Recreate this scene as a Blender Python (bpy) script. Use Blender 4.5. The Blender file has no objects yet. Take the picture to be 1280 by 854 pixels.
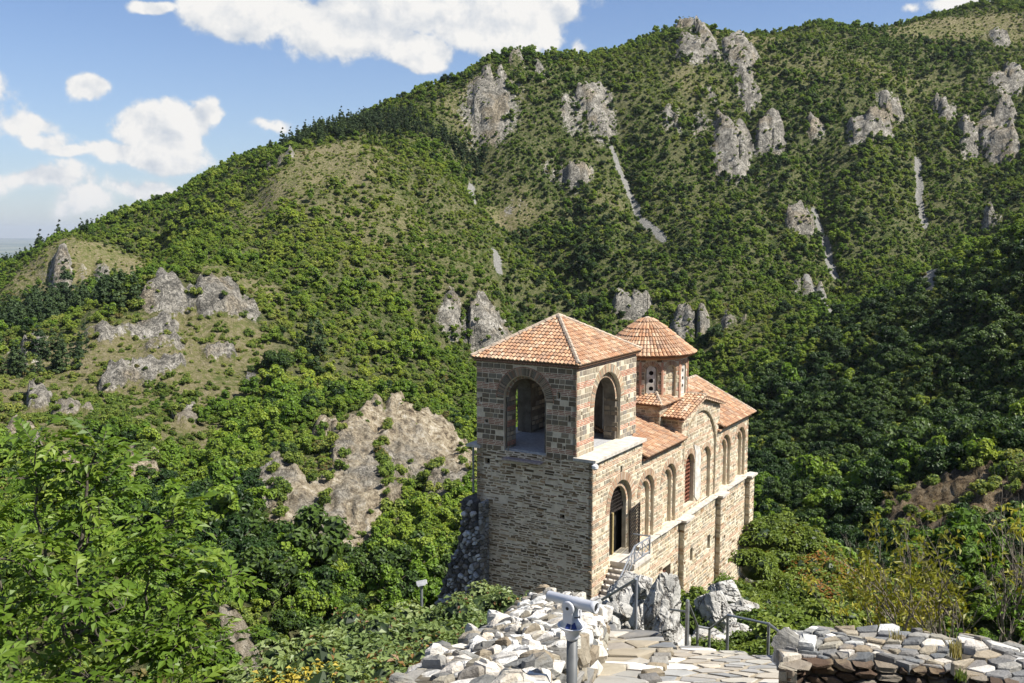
import bpy, bmesh, math, random
import numpy as np
from math import radians, sin, cos, tan, atan, atan2, sqrt, pi, hypot
from mathutils import Vector, Matrix, Euler
from mathutils.geometry import tessellate_polygon

random.seed(7); RS = np.random.RandomState(11)
scene = bpy.context.scene
COL = scene.collection

# ------------------------------------------------------------------ camera
F_PX, CXP, CYP = 1215.4, 640.0, 427.0          # focal length and centre in the photograph's pixels
PITCH = atan((CYP - 292.0) / F_PX)
cam_d = bpy.data.cameras.new('camera'); cam = bpy.data.objects.new('camera', cam_d); COL.objects.link(cam)
cam_d.sensor_width = 36.0; cam_d.lens = F_PX * 36 / 1280
cam_d.clip_start = 0.1; cam_d.clip_end = 80000
cam.location = (0, 0, 0); cam.rotation_euler = (pi/2 - PITCH, 0, 0)
scene.camera = cam

def ray(px, py):
    """horizontal-unit direction seen at a pixel: used to work out where things stand in the place"""
    a = (px - CXP) / F_PX; b = (CYP - py) / F_PX
    d = np.array([a, cos(PITCH) + b*sin(PITCH), -sin(PITCH) + b*cos(PITCH)])
    return d / hypot(d[0], d[1])
def at(px, py, dist): return ray(px, py) * dist
def to_px(P):
    x, y, z = P
    fy = y*cos(PITCH) - z*sin(PITCH); up = y*sin(PITCH) + z*cos(PITCH)
    return CXP + F_PX*x/fy, CYP - F_PX*up/fy

# ------------------------------------------------------------------ light, sky, exposure
SUN_AZ = radians(109); SUN_EL = radians(50)     # azimuth clockwise from +Y
sun_dir = Vector((sin(SUN_AZ)*cos(SUN_EL), cos(SUN_AZ)*cos(SUN_EL), sin(SUN_EL)))
sd = bpy.data.lights.new('sun', 'SUN'); sun = bpy.data.objects.new('sun', sd); COL.objects.link(sun)
sd.energy = 4.8; sd.angle = radians(0.53); sd.color = (1.0, 0.955, 0.88)
sun.rotation_euler = sun_dir.to_track_quat('Z', 'Y').to_euler(); sun.location = sun_dir * 100
scene.view_settings.view_transform = 'Standard'; scene.view_settings.look = 'None'
scene.view_settings.exposure = 0.98; scene.view_settings.gamma = 1.0

world = bpy.data.worlds.new('World'); scene.world = world; world.use_nodes = True
wn = world.node_tree; wn.nodes.clear()

class NT:
    """tiny helper to write node graphs as expressions"""
    def __init__(s, tree): s.t = tree
    def n(s, typ, **kw):
        nd = s.t.nodes.new(typ)
        for k, v in kw.items(): setattr(nd, k, v)
        return nd
    def link(s, a, b): s.t.links.new(a, b)
    def put(s, sock, v):
        if isinstance(v, bpy.types.NodeSocket): s.t.links.new(v, sock)
        elif v is not None: sock.default_value = v
    def m(s, op, a, b=None, c=None, clamp=False):
        nd = s.n('ShaderNodeMath', operation=op, use_clamp=clamp)
        s.put(nd.inputs[0], a)
        if b is not None: s.put(nd.inputs[1], b)
        if c is not None: s.put(nd.inputs[2], c)
        return nd.outputs[0]
    def vm(s, op, a, b=None, scale=None):
        nd = s.n('ShaderNodeVectorMath', operation=op)
        s.put(nd.inputs[0], a)
        if b is not None: s.put(nd.inputs[1], b)
        if scale is not None: s.put(nd.inputs['Scale'], scale)
        return nd.outputs['Value'] if op in ('LENGTH', 'DISTANCE', 'DOT_PRODUCT') else nd.outputs[0]
    def ss(s, v, lo, hi, a=0.0, b=1.0):
        nd = s.n('ShaderNodeMapRange', interpolation_type='SMOOTHSTEP'); nd.clamp = True
        s.put(nd.inputs[0], v); s.put(nd.inputs[1], lo); s.put(nd.inputs[2], hi); s.put(nd.inputs[3], a); s.put(nd.inputs[4], b)
        return nd.outputs[0]
    def noise(s, vec, scale, detail=4, rough=0.55, dist=0.0, col=False, dim='3D'):
        nd = s.n('ShaderNodeTexNoise', noise_dimensions=dim)
        if vec is not None: s.put(nd.inputs['Vector'], vec)
        s.put(nd.inputs['Scale'], scale); s.put(nd.inputs['Detail'], detail); s.put(nd.inputs['Roughness'], rough); s.put(nd.inputs['Distortion'], dist)
        return nd.outputs['Color'] if col else nd.outputs[0]
    def vor(s, vec, scale, feat='F1', out=0, rand=1.0):
        nd = s.n('ShaderNodeTexVoronoi', feature=feat)
        if vec is not None: s.put(nd.inputs['Vector'], vec)
        s.put(nd.inputs['Scale'], scale); s.put(nd.inputs['Randomness'], rand)
        return nd.outputs[out]
    def mix(s, f, a, b, mode='MIX'):
        nd = s.n('ShaderNodeMix', data_type='RGBA', blend_type=mode)
        s.put(nd.inputs[0], f); s.put(nd.inputs[6], col4(a)); s.put(nd.inputs[7], col4(b))
        return nd.outputs[2]
    def ramp(s, f, stops):
        nd = s.n('ShaderNodeValToRGB'); e = nd.color_ramp.elements
        while len(e) < len(stops): e.new(0.5)
        for i, (p, c) in enumerate(stops): e[i].position = p; e[i].color = col4(c)
        s.put(nd.inputs[0], f); return nd.outputs[0]
    def comb(s, x, y, z):
        nd = s.n('ShaderNodeCombineXYZ'); s.put(nd.inputs[0], x); s.put(nd.inputs[1], y); s.put(nd.inputs[2], z); return nd.outputs[0]
    def sep(s, v):
        nd = s.n('ShaderNodeSeparateXYZ'); s.put(nd.inputs[0], v); return nd.outputs
def col4(c):
    if isinstance(c, bpy.types.NodeSocket): return c
    return (c[0], c[1], c[2], 1.0)

def blob_field(g, blobs, Pq):
    dens = None
    for (px, py, rx, ry, s) in blobs:
        r = ray(px, py); a0 = atan2(r[0], r[1]); e0 = atan(r[2])
        q = g.vm('MULTIPLY', g.vm('SUBTRACT', Pq, (a0, e0, 0)), (F_PX/rx, F_PX/ry, 0))
        v = g.m('MULTIPLY', g.m('SUBTRACT', 1.0, g.vm('LENGTH', q)), s)
        dens = v if dens is None else g.m('SMOOTH_MAX', dens, v, 0.10)
    return dens
def build_world():
    g = NT(wn)
    sky = g.n('ShaderNodeTexSky', sky_type='NISHITA'); sky.sun_disc = False
    sky.sun_elevation = SUN_EL; sky.sun_rotation = SUN_AZ; sky.air_density = 1.0; sky.dust_density = .6; sky.ozone_density = 3.5
    sky.altitude = 500
    d = g.n('ShaderNodeTexCoord').outputs['Generated']
    x, y, z = g.sep(d)
    az = g.m('ARCTAN2', x, y); el = g.m('ARCSINE', z)
    P = g.comb(az, el, 0.0)
    # puffy outlines: warp the directions, then add fine noise
    w = g.noise(P, 9.0, 3, 0.5, col=True)
    Pw = g.vm('ADD', P, g.vm('SCALE', g.vm('SUBTRACT', w, (0.5, 0.5, 0.5)), scale=0.05))
    blobs = [(320,18,95,50,1),(430,36,110,50,1),(515,66,55,30,1),(625,30,105,46,1),(560,-5,170,52,1),(690,12,36,26,.9),(400,-60,260,60,1),
             (110,103,40,21,.8),(197,158,56,42,1),(180,190,85,22,.75),(247,146,24,24,.7),(40,152,32,18,.5),(60,176,40,18,.42),(95,191,45,11,.55),
             (45,225,75,25,.62),(95,250,70,25,.4),(195,236,85,20,.55),(190,4,36,12,.8),(1245,2,80,16,.9),(1140,17,26,10,.42),(716,52,12,16,.4),
             (330,158,40,10,.34), (-120,120,120,60,1), (-90,10,60,30,.9), (1400,-40,160,50,1), (950,-170,220,60,1)]
    dens_nodes = lambda Pq: blob_field(g, blobs, Pq)
    dens = dens_nodes(Pw); dens_up = dens_nodes(g.vm('ADD', Pw, (.008, .028, 0)))
    def field(Pq):
        n1 = g.noise(Pq, 15.0, 12, 0.60, .25)
        n2 = g.vor(Pq, 34.0, 'F1', 0)
        n3 = g.noise(Pq, 70.0, 6, 0.6); n1 = g.m('ADD', n1, g.m('MULTIPLY', g.m('SUBTRACT', n3, .5), .32))
        return g.m('ADD', g.m('MULTIPLY', g.m('SUBTRACT', n1, 0.5), 1.9), g.m('MULTIPLY', g.m('SUBTRACT', 0.42, n2), 0.42))
    f0 = field(P); 
    f1 = field(g.vm('ADD', P, (0.012, 0.016, 0)))
    # elsewhere round the horizon: scattered cumulus of the same kind
    wide = g.noise(d, 2.6, 5, 0.6)
    out = g.ss(g.m('ABSOLUTE', az), 0.62, 0.8)
    up = g.ss(el, 0.0, 0.1)
    other = g.m('MULTIPLY', g.m('MULTIPLY', g.ss(wide, 0.52, 0.66), out), up)
    D = g.m('ADD', g.m('MULTIPLY', dens, 1.5), g.m('MULTIPLY', f0, 0.85))
    mask = g.ss(D, 0.02, 0.44)
    mask = g.m('MAXIMUM', mask, g.m('MULTIPLY', other, 0.9))
    lit = g.m('ADD', g.m('MULTIPLY', g.m('SUBTRACT', f0, f1), 1.7), 0.80)           # side turned to the sun is brighter
    thick = g.ss(D, 0.2, 1.1)
    under = g.ss(g.m('SUBTRACT', dens_up, dens), -.05, .55)
    shade = g.m('SUBTRACT', g.m('SUBTRACT', g.m('ADD', g.m('MULTIPLY', lit, .75), .40), g.m('MULTIPLY', thick, 0.10)), g.m('MULTIPLY', under, .42), clamp=True)
    cc = g.mix(shade, (0.50, 0.58, 0.70), (1.0, 0.985, 0.96))
    hz = g.mix(1.0, g.mix(mask, (.50,.60,.72), (.50,.60,.72)), (1,1,1), 'MULTIPLY')
    cc = g.mix(mask, hz, cc)
    bg1 = g.n('ShaderNodeBackground'); g.link(g.mix(1.0, sky.outputs[0], (1.0,1.0,1.10), 'MULTIPLY'), bg1.inputs[0]); bg1.inputs[1].default_value = 0.063
    bg2 = g.n('ShaderNodeBackground'); g.link(cc, bg2.inputs[0]); bg2.inputs[1].default_value = 0.475
    # thin veil low over the plain
    veil = g.m('MULTIPLY', g.ss(el, 0.26, -0.03), 0.38)
    mm = g.m('MAXIMUM', mask, veil)
    ms = g.n('ShaderNodeMixShader'); g.link(mm, ms.inputs[0]); g.link(bg1.outputs[0], ms.inputs[1]); g.link(bg2.outputs[0], ms.inputs[2])
    o = g.n('ShaderNodeOutputWorld'); g.link(ms.outputs[0], o.inputs[0])
build_world()
cy = scene.cycles
cy.use_denoising = True; cy.max_bounces = 6; cy.diffuse_bounces = 3; cy.glossy_bounces = 2; cy.transmission_bounces = 2
cy.transparent_max_bounces = 4; cy.volume_bounces = 0; cy.use_adaptive_sampling = True; cy.adaptive_threshold = 0.02

HAZE = 2.6e-5
# ------------------------------------------------------------------ noise in numpy
_perm = np.concatenate([RS.permutation(256)]*3)
_gr = RS.normal(size=(256, 3)); _gr /= np.linalg.norm(_gr, axis=1)[:, None]
def pn(x, y, z=0.0):
    x = np.asarray(x, float); y = np.asarray(y, float); z = np.asarray(z, float) + 0*x
    xi = np.floor(x).astype(int); yi = np.floor(y).astype(int); zi = np.floor(z).astype(int)
    xf, yf, zf = x-xi, y-yi, z-zi
    u, v, w = [t*t*t*(t*(t*6-15)+10) for t in (xf, yf, zf)]
    def g(i, j, k):
        h = _perm[_perm[_perm[(xi+i) & 255] + ((yi+j) & 255)] + ((zi+k) & 255)]
        G = _gr[h]; return G[..., 0]*(xf-i) + G[..., 1]*(yf-j) + G[..., 2]*(zf-k)
    def L(a, b, t): return a + t*(b-a)
    r = L(L(L(g(0,0,0), g(1,0,0), u), L(g(0,1,0), g(1,1,0), u), v), L(L(g(0,0,1), g(1,0,1), u), L(g(0,1,1), g(1,1,1), u), v), w)
    return r * 1.5
def fbm(x, y, z=0.0, o=4, lac=2.03, gain=0.5):
    s = 0; a = 1; t = 0
    for i in range(o): s = s + a*pn(x, y, z+7.3*i); t += a; a *= gain; x = x*lac; y = y*lac; z = z*lac
    return s/t
def ridged(x, y, z=0.0, o=4):
    s = 0; a = 1; t = 0
    for i in range(o): s = s + a*(1-2*np.abs(pn(x, y, z+5.1*i))); t += a; a *= .5; x = x*2.1; y = y*2.1; z = z*2.1
    return s/t
def sstep(x, a, b):
    t = np.clip((x-a)/(b-a), 0, 1); return t*t*(3-2*t)

# ------------------------------------------------------------------ object helpers
def link(o, parent=None):
    COL.objects.link(o)
    if parent is not None: o.parent = parent
    return o
def tag(o, label=None, cat=None, group=None, kind=None):
    if label: o['label'] = label
    if cat: o['category'] = cat
    if group: o['group'] = group
    if kind: o['kind'] = kind
    return o
def empty(name, loc=(0,0,0), label=None, cat=None, group=None, parent=None, rz=0):
    o = bpy.data.objects.new(name, None); o.location = loc; o.rotation_euler = (0,0,rz); o.empty_display_size = 0.3
    link(o, parent); return tag(o, label, cat, group)
class MB:
    """collects shapes; build() links them as ONE mesh object"""
    def __init__(s): s.v = []; s.f = []; s.c = []; s.mi = []
    def add(s, verts, faces, col=(1,1,1), mi=0):
        b = len(s.v); s.v.extend([tuple(p) for p in verts]); s.f.extend([[b+i for i in f] for f in faces])
        s.c.extend([col]*len(faces)); s.mi.extend([mi]*len(faces))
    def box(s, c, sx, sy, sz, rot=None, col=(1,1,1)):
        M = rot.to_matrix() if isinstance(rot, Euler) else (rot or Matrix.Identity(3))
        vs = [Vector(c) + M @ Vector((x*sx/2, y*sy/2, z*sz/2)) for x in (-1,1) for y in (-1,1) for z in (-1,1)]
        s.add(vs, [(0,1,3,2),(4,6,7,5),(0,4,5,1),(2,3,7,6),(0,2,6,4),(1,5,7,3)], col)
    def tube(s, pts, rad, n=8, caps=True, col=(1,1,1)):
        pts = [Vector(p) for p in pts]; rr = rad if isinstance(rad, (list, tuple)) else [rad]*len(pts)
        base = len(s.v); up = Vector((0,0,1))
        for i, p in enumerate(pts):
            t = (pts[min(i+1, len(pts)-1)] - pts[max(i-1, 0)]).normalized()
            a = t.cross(up if abs(t.z) < .95 else Vector((1,0,0))).normalized(); b = t.cross(a)
            for k in range(n):
                w = 2*pi*k/n; s.v.append(tuple(p + (a*cos(w)+b*sin(w))*rr[i]))
        for i in range(len(pts)-1):
            for k in range(n):
                s.f.append([base+i*n+k, base+i*n+(k+1) % n, base+(i+1)*n+(k+1) % n, base+(i+1)*n+k]); s.c.append(col); s.mi.append(0)
        if caps:
            s.f.append([base+k for k in range(n)][::-1]); s.c.append(col); s.mi.append(0)
            s.f.append([base+(len(pts)-1)*n+k for k in range(n)]); s.c.append(col); s.mi.append(0)
    def lathe(s, c, prof, n=24, col=(1,1,1), M=None):
        base = len(s.v); c = Vector(c)
        for (r, z) in prof:
            for k in range(n):
                w = 2*pi*k/n; q = Vector((r*cos(w), r*sin(w), z)); q = M @ q if M else q; s.v.append(tuple(c+q))
        for i in range(len(prof)-1):
            for k in range(n):
                s.f.append([base+i*n+k, base+i*n+(k+1) % n, base+(i+1)*n+(k+1) % n, base+(i+1)*n+k]); s.c.append(col); s.mi.append(0)
        s.f.append([base+k for k in range(n)][::-1]); s.c.append(col); s.mi.append(0)
        s.f.append([base+(len(prof)-1)*n+k for k in range(n)]); s.c.append(col); s.mi.append(0)
    def mesh(s, name, mats, smooth=False):
        me = bpy.data.meshes.new(name); me.from_pydata(s.v, [], s.f)
        for m in (mats if isinstance(mats, (list, tuple)) else [mats]): me.materials.append(m)
        n = len(me.polygons)
        at_ = me.attributes.new('tint', 'FLOAT_COLOR', 'FACE')
        at_.data.foreach_set('color', np.c_[np.array(s.c, dtype=np.float32), np.ones(n, np.float32)].ravel())
        if max(s.mi, default=0): me.polygons.foreach_set('material_index', s.mi)
        if smooth: me.polygons.foreach_set('use_smooth', [True]*n)
        me.update(); return me
    def build(s, name, mats, parent=None, smooth=False):
        o = bpy.data.objects.new(name, s.mesh(name, mats, smooth)); return link(o, parent)
def np_mesh(name, V, Fq, mats, smooth=False):
    """fast mesh from arrays: V (n,3), Fq (m,k)"""
    me = bpy.data.meshes.new(name); m, k = Fq.shape
    me.vertices.add(len(V)); me.vertices.foreach_set('co', np.asarray(V, np.float32).ravel())
    me.loops.add(m*k); me.loops.foreach_set('vertex_index', Fq.astype(np.int32).ravel())
    me.polygons.add(m); me.polygons.foreach_set('loop_start', np.arange(0, m*k, k, dtype=np.int32))
    for mt in (mats if isinstance(mats, (list, tuple)) else [mats]): me.materials.append(mt)
    me.update(calc_edges=True)
    if smooth: me.polygons.foreach_set('use_smooth', np.ones(m, bool))
    return me
def vattr(me, name, arr):
    a = me.attributes.new(name, 'FLOAT', 'POINT'); a.data.foreach_set('value', np.asarray(arr, np.float32))

# ------------------------------------------------------------------ materials
def mat(name):
    m = bpy.data.materials.new(name); m.use_nodes = True; t = m.node_tree; t.nodes.clear(); g = NT(t)
    b = g.n('ShaderNodeBsdfPrincipled'); o = g.n('ShaderNodeOutputMaterial'); g.link(b.outputs[0], o.inputs[0])
    b.inputs['Roughness'].default_value = 0.85; b.inputs['Specular IOR Level'].default_value = 0.25
    return m, g, b, o
def bump(g, b, h, strength=0.5, dist=0.05):
    n = g.n('ShaderNodeBump'); g.put(n.inputs['Height'], h); n.inputs['Strength'].default_value = strength; n.inputs['Distance'].default_value = dist
    g.link(n.outputs[0], b.inputs['Normal'])
def pos(g): return g.n('ShaderNodeNewGeometry').outputs['Position']
def attr(g, name, typ='GEOMETRY', out='Fac'):
    a = g.n('ShaderNodeAttribute', attribute_type=typ, attribute_name=name); return a.outputs[out]

def m_masonry(name, warm=0.0, bscale=9.0):
    """stones and bricks: the colour of each piece comes from its own tint, weathering and grain from noise"""
    m, g, b, o = mat(name); p = pos(g)
    c = attr(g, 'tint', out='Color')
    n1 = g.noise(p, 1.3, 4, .6); n2 = g.noise(p, bscale, 5, .65)
    c = g.mix(g.ss(n2, .35, .7, 0, .45), c, g.mix(1.0, c, (.55,.52,.50), 'MULTIPLY'))
    c = g.mix(g.ss(n1, .42, .7, 0, .35), c, g.mix(1.0, c, (1.25,1.2,1.08), 'MULTIPLY'))
    g.link(c, b.inputs['Base Color']); bump(g, b, n2, .6, .03); b.inputs['Roughness'].default_value = .92
    return m
def m_plain(name, c, rough=.6, metal=0.0, vary=.2, scale=8.0, spec=.3, bmp=0.0):
    c = [k*.80 for k in c]
    m, g, b, o = mat(name); p = pos(g); n = g.noise(p, scale, 5, .6)
    cc = g.mix(g.ss(n, .3, .7), [k*(1-vary) for k in c], [min(1, k*(1+vary)) for k in c])
    g.link(cc, b.inputs['Base Color']); b.inputs['Roughness'].default_value = rough; b.inputs['Metallic'].default_value = metal
    b.inputs['Specular IOR Level'].default_value = spec
    if bmp: bump(g, b, n, bmp, .02)
    return m
def m_leaf(name, dark, mid, light, trans=.25, rough=.5, autumn=None):
    """foliage: hue differs from plant to plant, from leaf clump to leaf clump and over the slope"""
    m, g, b, o = mat(name)
    oi = g.n('ShaderNodeObjectInfo')
    geo = g.n('ShaderNodeNewGeometry')
    r = oi.outputs['Random']; isl = geo.outputs['Random Per Island']
    patch = g.noise(oi.outputs['Location'], .012, 3, .6)
    clump = g.noise(geo.outputs['Position'], 1.1, 2, .5)
    t = g.m('ADD', g.m('MULTIPLY', r, .58), g.m('ADD', g.m('MULTIPLY', isl, .22), g.m('MULTIPLY', g.ss(patch, .38, .62), .40)))
    t = g.m('ADD', t, g.m('MULTIPLY', g.m('SUBTRACT', clump, .5), .35), clamp=True)
    c = g.ramp(t, [(.05, dark), (.5, mid), (1.0, light)])
    if autumn: c = g.mix(g.ss(g.m('FRACT', g.m('MULTIPLY', r, 17.3)), .94, .97, 0, .75), c, autumn)
    g.link(c, b.inputs['Base Color']); b.inputs['Roughness'].default_value = rough; b.inputs['Specular IOR Level'].default_value = .25
    tr = g.n('ShaderNodeBsdfTranslucent'); g.link(g.mix(1.0, c, (1.3,1.25,.5), 'MULTIPLY'), tr.inputs[0])
    ms = g.n('ShaderNodeMixShader'); ms.inputs[0].default_value = trans
    g.link(b.outputs[0], ms.inputs[1]); g.link(tr.outputs[0], ms.inputs[2]); g.link(ms.outputs[0], o.inputs[0])
    return m

def limestone_color(g, p, sc=1.0, white=1.0):
    n1 = g.noise(p, .22*sc, 8, .72, .6); n2 = g.noise(p, 1.5*sc, 7, .78); n3 = g.noise(p, .07*sc, 4, .6)
    st = g.vm('MULTIPLY', p, (1, 1, .62)); cr = g.noise(st, .42*sc, 7, .72, 1.1)
    t = g.m('ADD', g.m('MULTIPLY', n1, .62), g.m('MULTIPLY', n2, .38))
    c = g.ramp(t, [(.36, (.045*white,.042*white,.040*white)), (.45, (.20*white,.19*white,.165*white)), (.53, (.40*white,.375*white,.325*white)), (.64, (.66*white,.63*white,.57*white))])
    c = g.mix(g.ss(n3, .50, .64, 0, .6), c, g.mix(g.ss(n2, .4, .6), (.16*white,.125*white,.075*white), (.46*white,.38*white,.26*white)))
    c = g.mix(g.ss(g.m('ABSOLUTE', g.m('SUBTRACT', cr, .5)), .05, 0.0, 0, .85), c, (.035,.034,.032))  # dark cracks and the ramp's dark end paint in crevice shade
    c = g.mix(1.0, c, (.95,.94,.91), 'MULTIPLY')
    return c, g.m('ADD', g.m('MULTIPLY', n2, .7), g.m('MULTIPLY', n1, .9))
def m_rock(name, sc=1.0, white=1.0):
    m, g, b, o = mat(name); p = pos(g); c, h = limestone_color(g, p, sc, white)
    nz = g.sep(g.n('ShaderNodeNewGeometry').outputs['Normal'])[2]
    moss = g.m('MULTIPLY', g.ss(nz, .55, .85), g.ss(g.noise(p, .5*sc, 4), .5, .62))
    c = g.mix(g.m('MULTIPLY', moss, .7), c, (.13,.14,.06))
    g.link(c, b.inputs['Base Color']); bump(g, b, h, .9, .35/sc); b.inputs['Roughness'].default_value = .95
    return m

# ------------------------------------------------------------------ terrain
CTRL = [  # (px, py, metres away) read off the photograph: where the ground surface is seen
 (0,350,760),(60,327,730),(130,301,700),(200,264,680),(260,229,660),(330,196,650),(400,171,640),(500,147,650),(560,112,680),(640,80,700),
 (720,80,740),(800,52,760),(868,36,760),(905,48,780),(1000,41,820),(1100,34,850),(1160,26,870),(1240,10,900),(1300,10,900),(1420,25,950),(1600,40,950),
 (-110,372,800),(-300,375,850),(-500,360,900),
 (40,330,590),(90,306,570),(160,316,575),(100,335,545),(20,368,560),
 (400,250,520),(300,262,540),(500,300,480),(600,350,460),(450,350,410),(350,330,430),(200,280,600),(250,325,470),(560,230,560),(480,200,570),(380,200,590),
 (190,372,362),(260,360,362),(335,380,365),(120,400,420),(60,430,400),(0,440,390),(-80,430,400),(200,405,345),(100,450,325),(300,425,330),(0,500,300),(100,520,270),(200,490,295),(400,470,320),
 (300,540,250),(500,450,365),(570,500,340),(-60,520,290),
 (430,565,232),(500,520,245),(560,548,245),(600,575,240),(450,605,216),(400,655,196),(500,600,220),(560,625,214),(380,690,184),(470,680,190),(560,690,180),
 (400,750,160),(560,740,140),(100,600,200),(200,600,212),(300,615,200),(340,600,210),(300,700,158),(290,800,118),(100,720,140),(0,650,178),(200,820,95),(-80,760,110),
 (650,420,480),(800,400,490),(720,300,550),(900,400,470),(850,200,640),(750,200,640),(650,150,650),(700,350,510),(950,110,710),(1000,200,650),(1100,110,730),
 (1200,100,760),(1270,200,690),(1150,200,670),(1000,300,570),(1050,350,530),(1120,320,570),(1220,310,570),(900,300,560),(620,250,590),(800,300,570),
 (1290,345,330),(1210,372,355),(1140,392,375),(1050,425,395),(950,485,380),(1420,300,320),(1200,450,305),(1100,500,300),(1000,550,280),(1280,450,280),(1280,560,230),
 (1150,600,220),(1000,625,215),(1200,590,200),(1220,665,165),(1290,665,165),(1100,700,165),(1250,730,125),(1400,600,170),(1400,750,100),(1150,790,95),
 (955,650,78),(1030,720,72),(1075,775,62),(1000,770,52),(955,790,43),(1080,840,45),(640,500,400),(700,560,300),(850,600,260),
 (1370,250,380),
]
# near ground given as points in the place itself (x, y, z)
def path_z(x, y): return -4.9 - 0.30*(y - 9.5)
NEAR = [(0,0,-1.75),(-2,2,-2.4),(2,3,-2.7),(5,3,-2.9),(-6,3,-5),(0,-8,0),(-15,-10,-8),(15,-10,-2),(0,-60,15),(-80,-60,-30),(80,-60,10),(-250,-50,-90),(300,0,-20),(0,-400,60),(-600,-300,-150),(600,-300,60),
 (1,6,-4.0),(4,6,-4.0),(1.2,9.5,-5.15),(3.0,9.5,-5.15),(1.5,13,-6.2),(4,13,-6.2),(2.0,17.5,-8.1),(3.6,16.6,-8.6),(5,16.2,-8.5),(4.2,18.5,-9.4),(7,10,-5.9),(10,9,-6.6),(8,14,-8.2),(12,14,-9),(10,20,-11.5),
 (-1.2,7,-5.0),(-2.6,9,-7.6),(-1.6,12,-8.3),(-.9,15,-9),(-6,8,-8.6),(-9,12,-11.5),(-4,15,-10.8),(-1,20,-11),(-6,25,-15),(-14,16,-15),(-10,35,-21),(-25,30,-28),(-20,60,-42),(-30,90,-60),
 (2.5,21,-9.3),(4.2,21,-9.0),(6,22,-10.5),(3,28,-12.0),(6,28,-12.2),(9,28,-14),(2,38,-16.8),(5,40,-17.4),(9,40,-18),(0,44,-19),(4,46,-19.2),(8,46,-20.6),(12,46,-20),(10,24,-15.5),(15,36,-24),(24,55,-36),(35,78,-48),(20,28,-22)]

A2 = np.array([.51976, .85431]); B2 = np.array([-.85431, .51976])        # the church's long axis and its cross axis
N2 = (ray(741, 575)*49.0)[:2]
def ch(u, v, z=0.0):
    q = N2 + u*A2 + v*B2; return (q[0], q[1], z)
NEAR += [ch(-1,-2,-19.3), ch(-1,3,-20.2), ch(-2,8,-21.5), ch(0,10,-22), ch(6,10.5,-25), ch(3,-2.5,-19.8), ch(6,-2.5,-20.9), ch(11,-2,-22.7), ch(18,-2,-24.4), ch(25,-2,-25.8),
         ch(3,3,-20), ch(12,3,-23), ch(20,3,-25), ch(28,3,-27), ch(12,9,-29), ch(22,10,-34), ch(8,18,-38), ch(20,22,-55), ch(36,4,-36), ch(40,-10,-42), ch(10,-8,-22.5), ch(45,15,-62)]

def build_ctrl():
    P = [at(px, py, d) for px, py, d in CTRL]
    for px, py, d in CTRL[:24]:                      # land falls away behind the skyline
        q = at(px, py, d); n = q / np.linalg.norm(q[:2]); P.append(np.array([n[0]*(d+220), n[1]*(d+220), q[2]-70]))
        P.append(np.array([n[0]*(d+600), n[1]*(d+600), -150.0]))
    P += [np.array(p, float) for p in NEAR]
    return np.array(P)
CP = build_ctrl()
def tps_fit(P, lam=0.0):
    X = P[:, :2]/100.0; n = len(X)
    d = np.linalg.norm(X[:, None]-X[None], axis=2); K = np.where(d > 0, d*d*np.log(d+1e-12), 0) + lam*np.eye(n)
    Q = np.c_[np.ones(n), X]; M = np.zeros((n+3, n+3)); M[:n, :n] = K; M[:n, n:] = Q; M[n:, :n] = Q.T
    return X, np.linalg.solve(M, np.r_[P[:, 2], 0, 0, 0])
_TX, _TW = tps_fit(CP, 1e-4)
def base_h(x, y):
    x = np.asarray(x, float); sh = x.shape; xx = x.ravel()/100; yy = np.asarray(y, float).ravel()/100
    out = np.empty(len(xx)); n = len(_TX)
    for i in range(0, len(xx), 40000):
        a = xx[i:i+40000, None]-_TX[None, :, 0]; b = yy[i:i+40000, None]-_TX[None, :, 1]; r2 = a*a+b*b
        out[i:i+40000] = (0.5*r2*np.log(r2+1e-20)) @ _TW[:n] + _TW[n] + _TW[n+1]*xx[i:i+40000] + _TW[n+2]*yy[i:i+40000]
    return out.reshape(sh)
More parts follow.
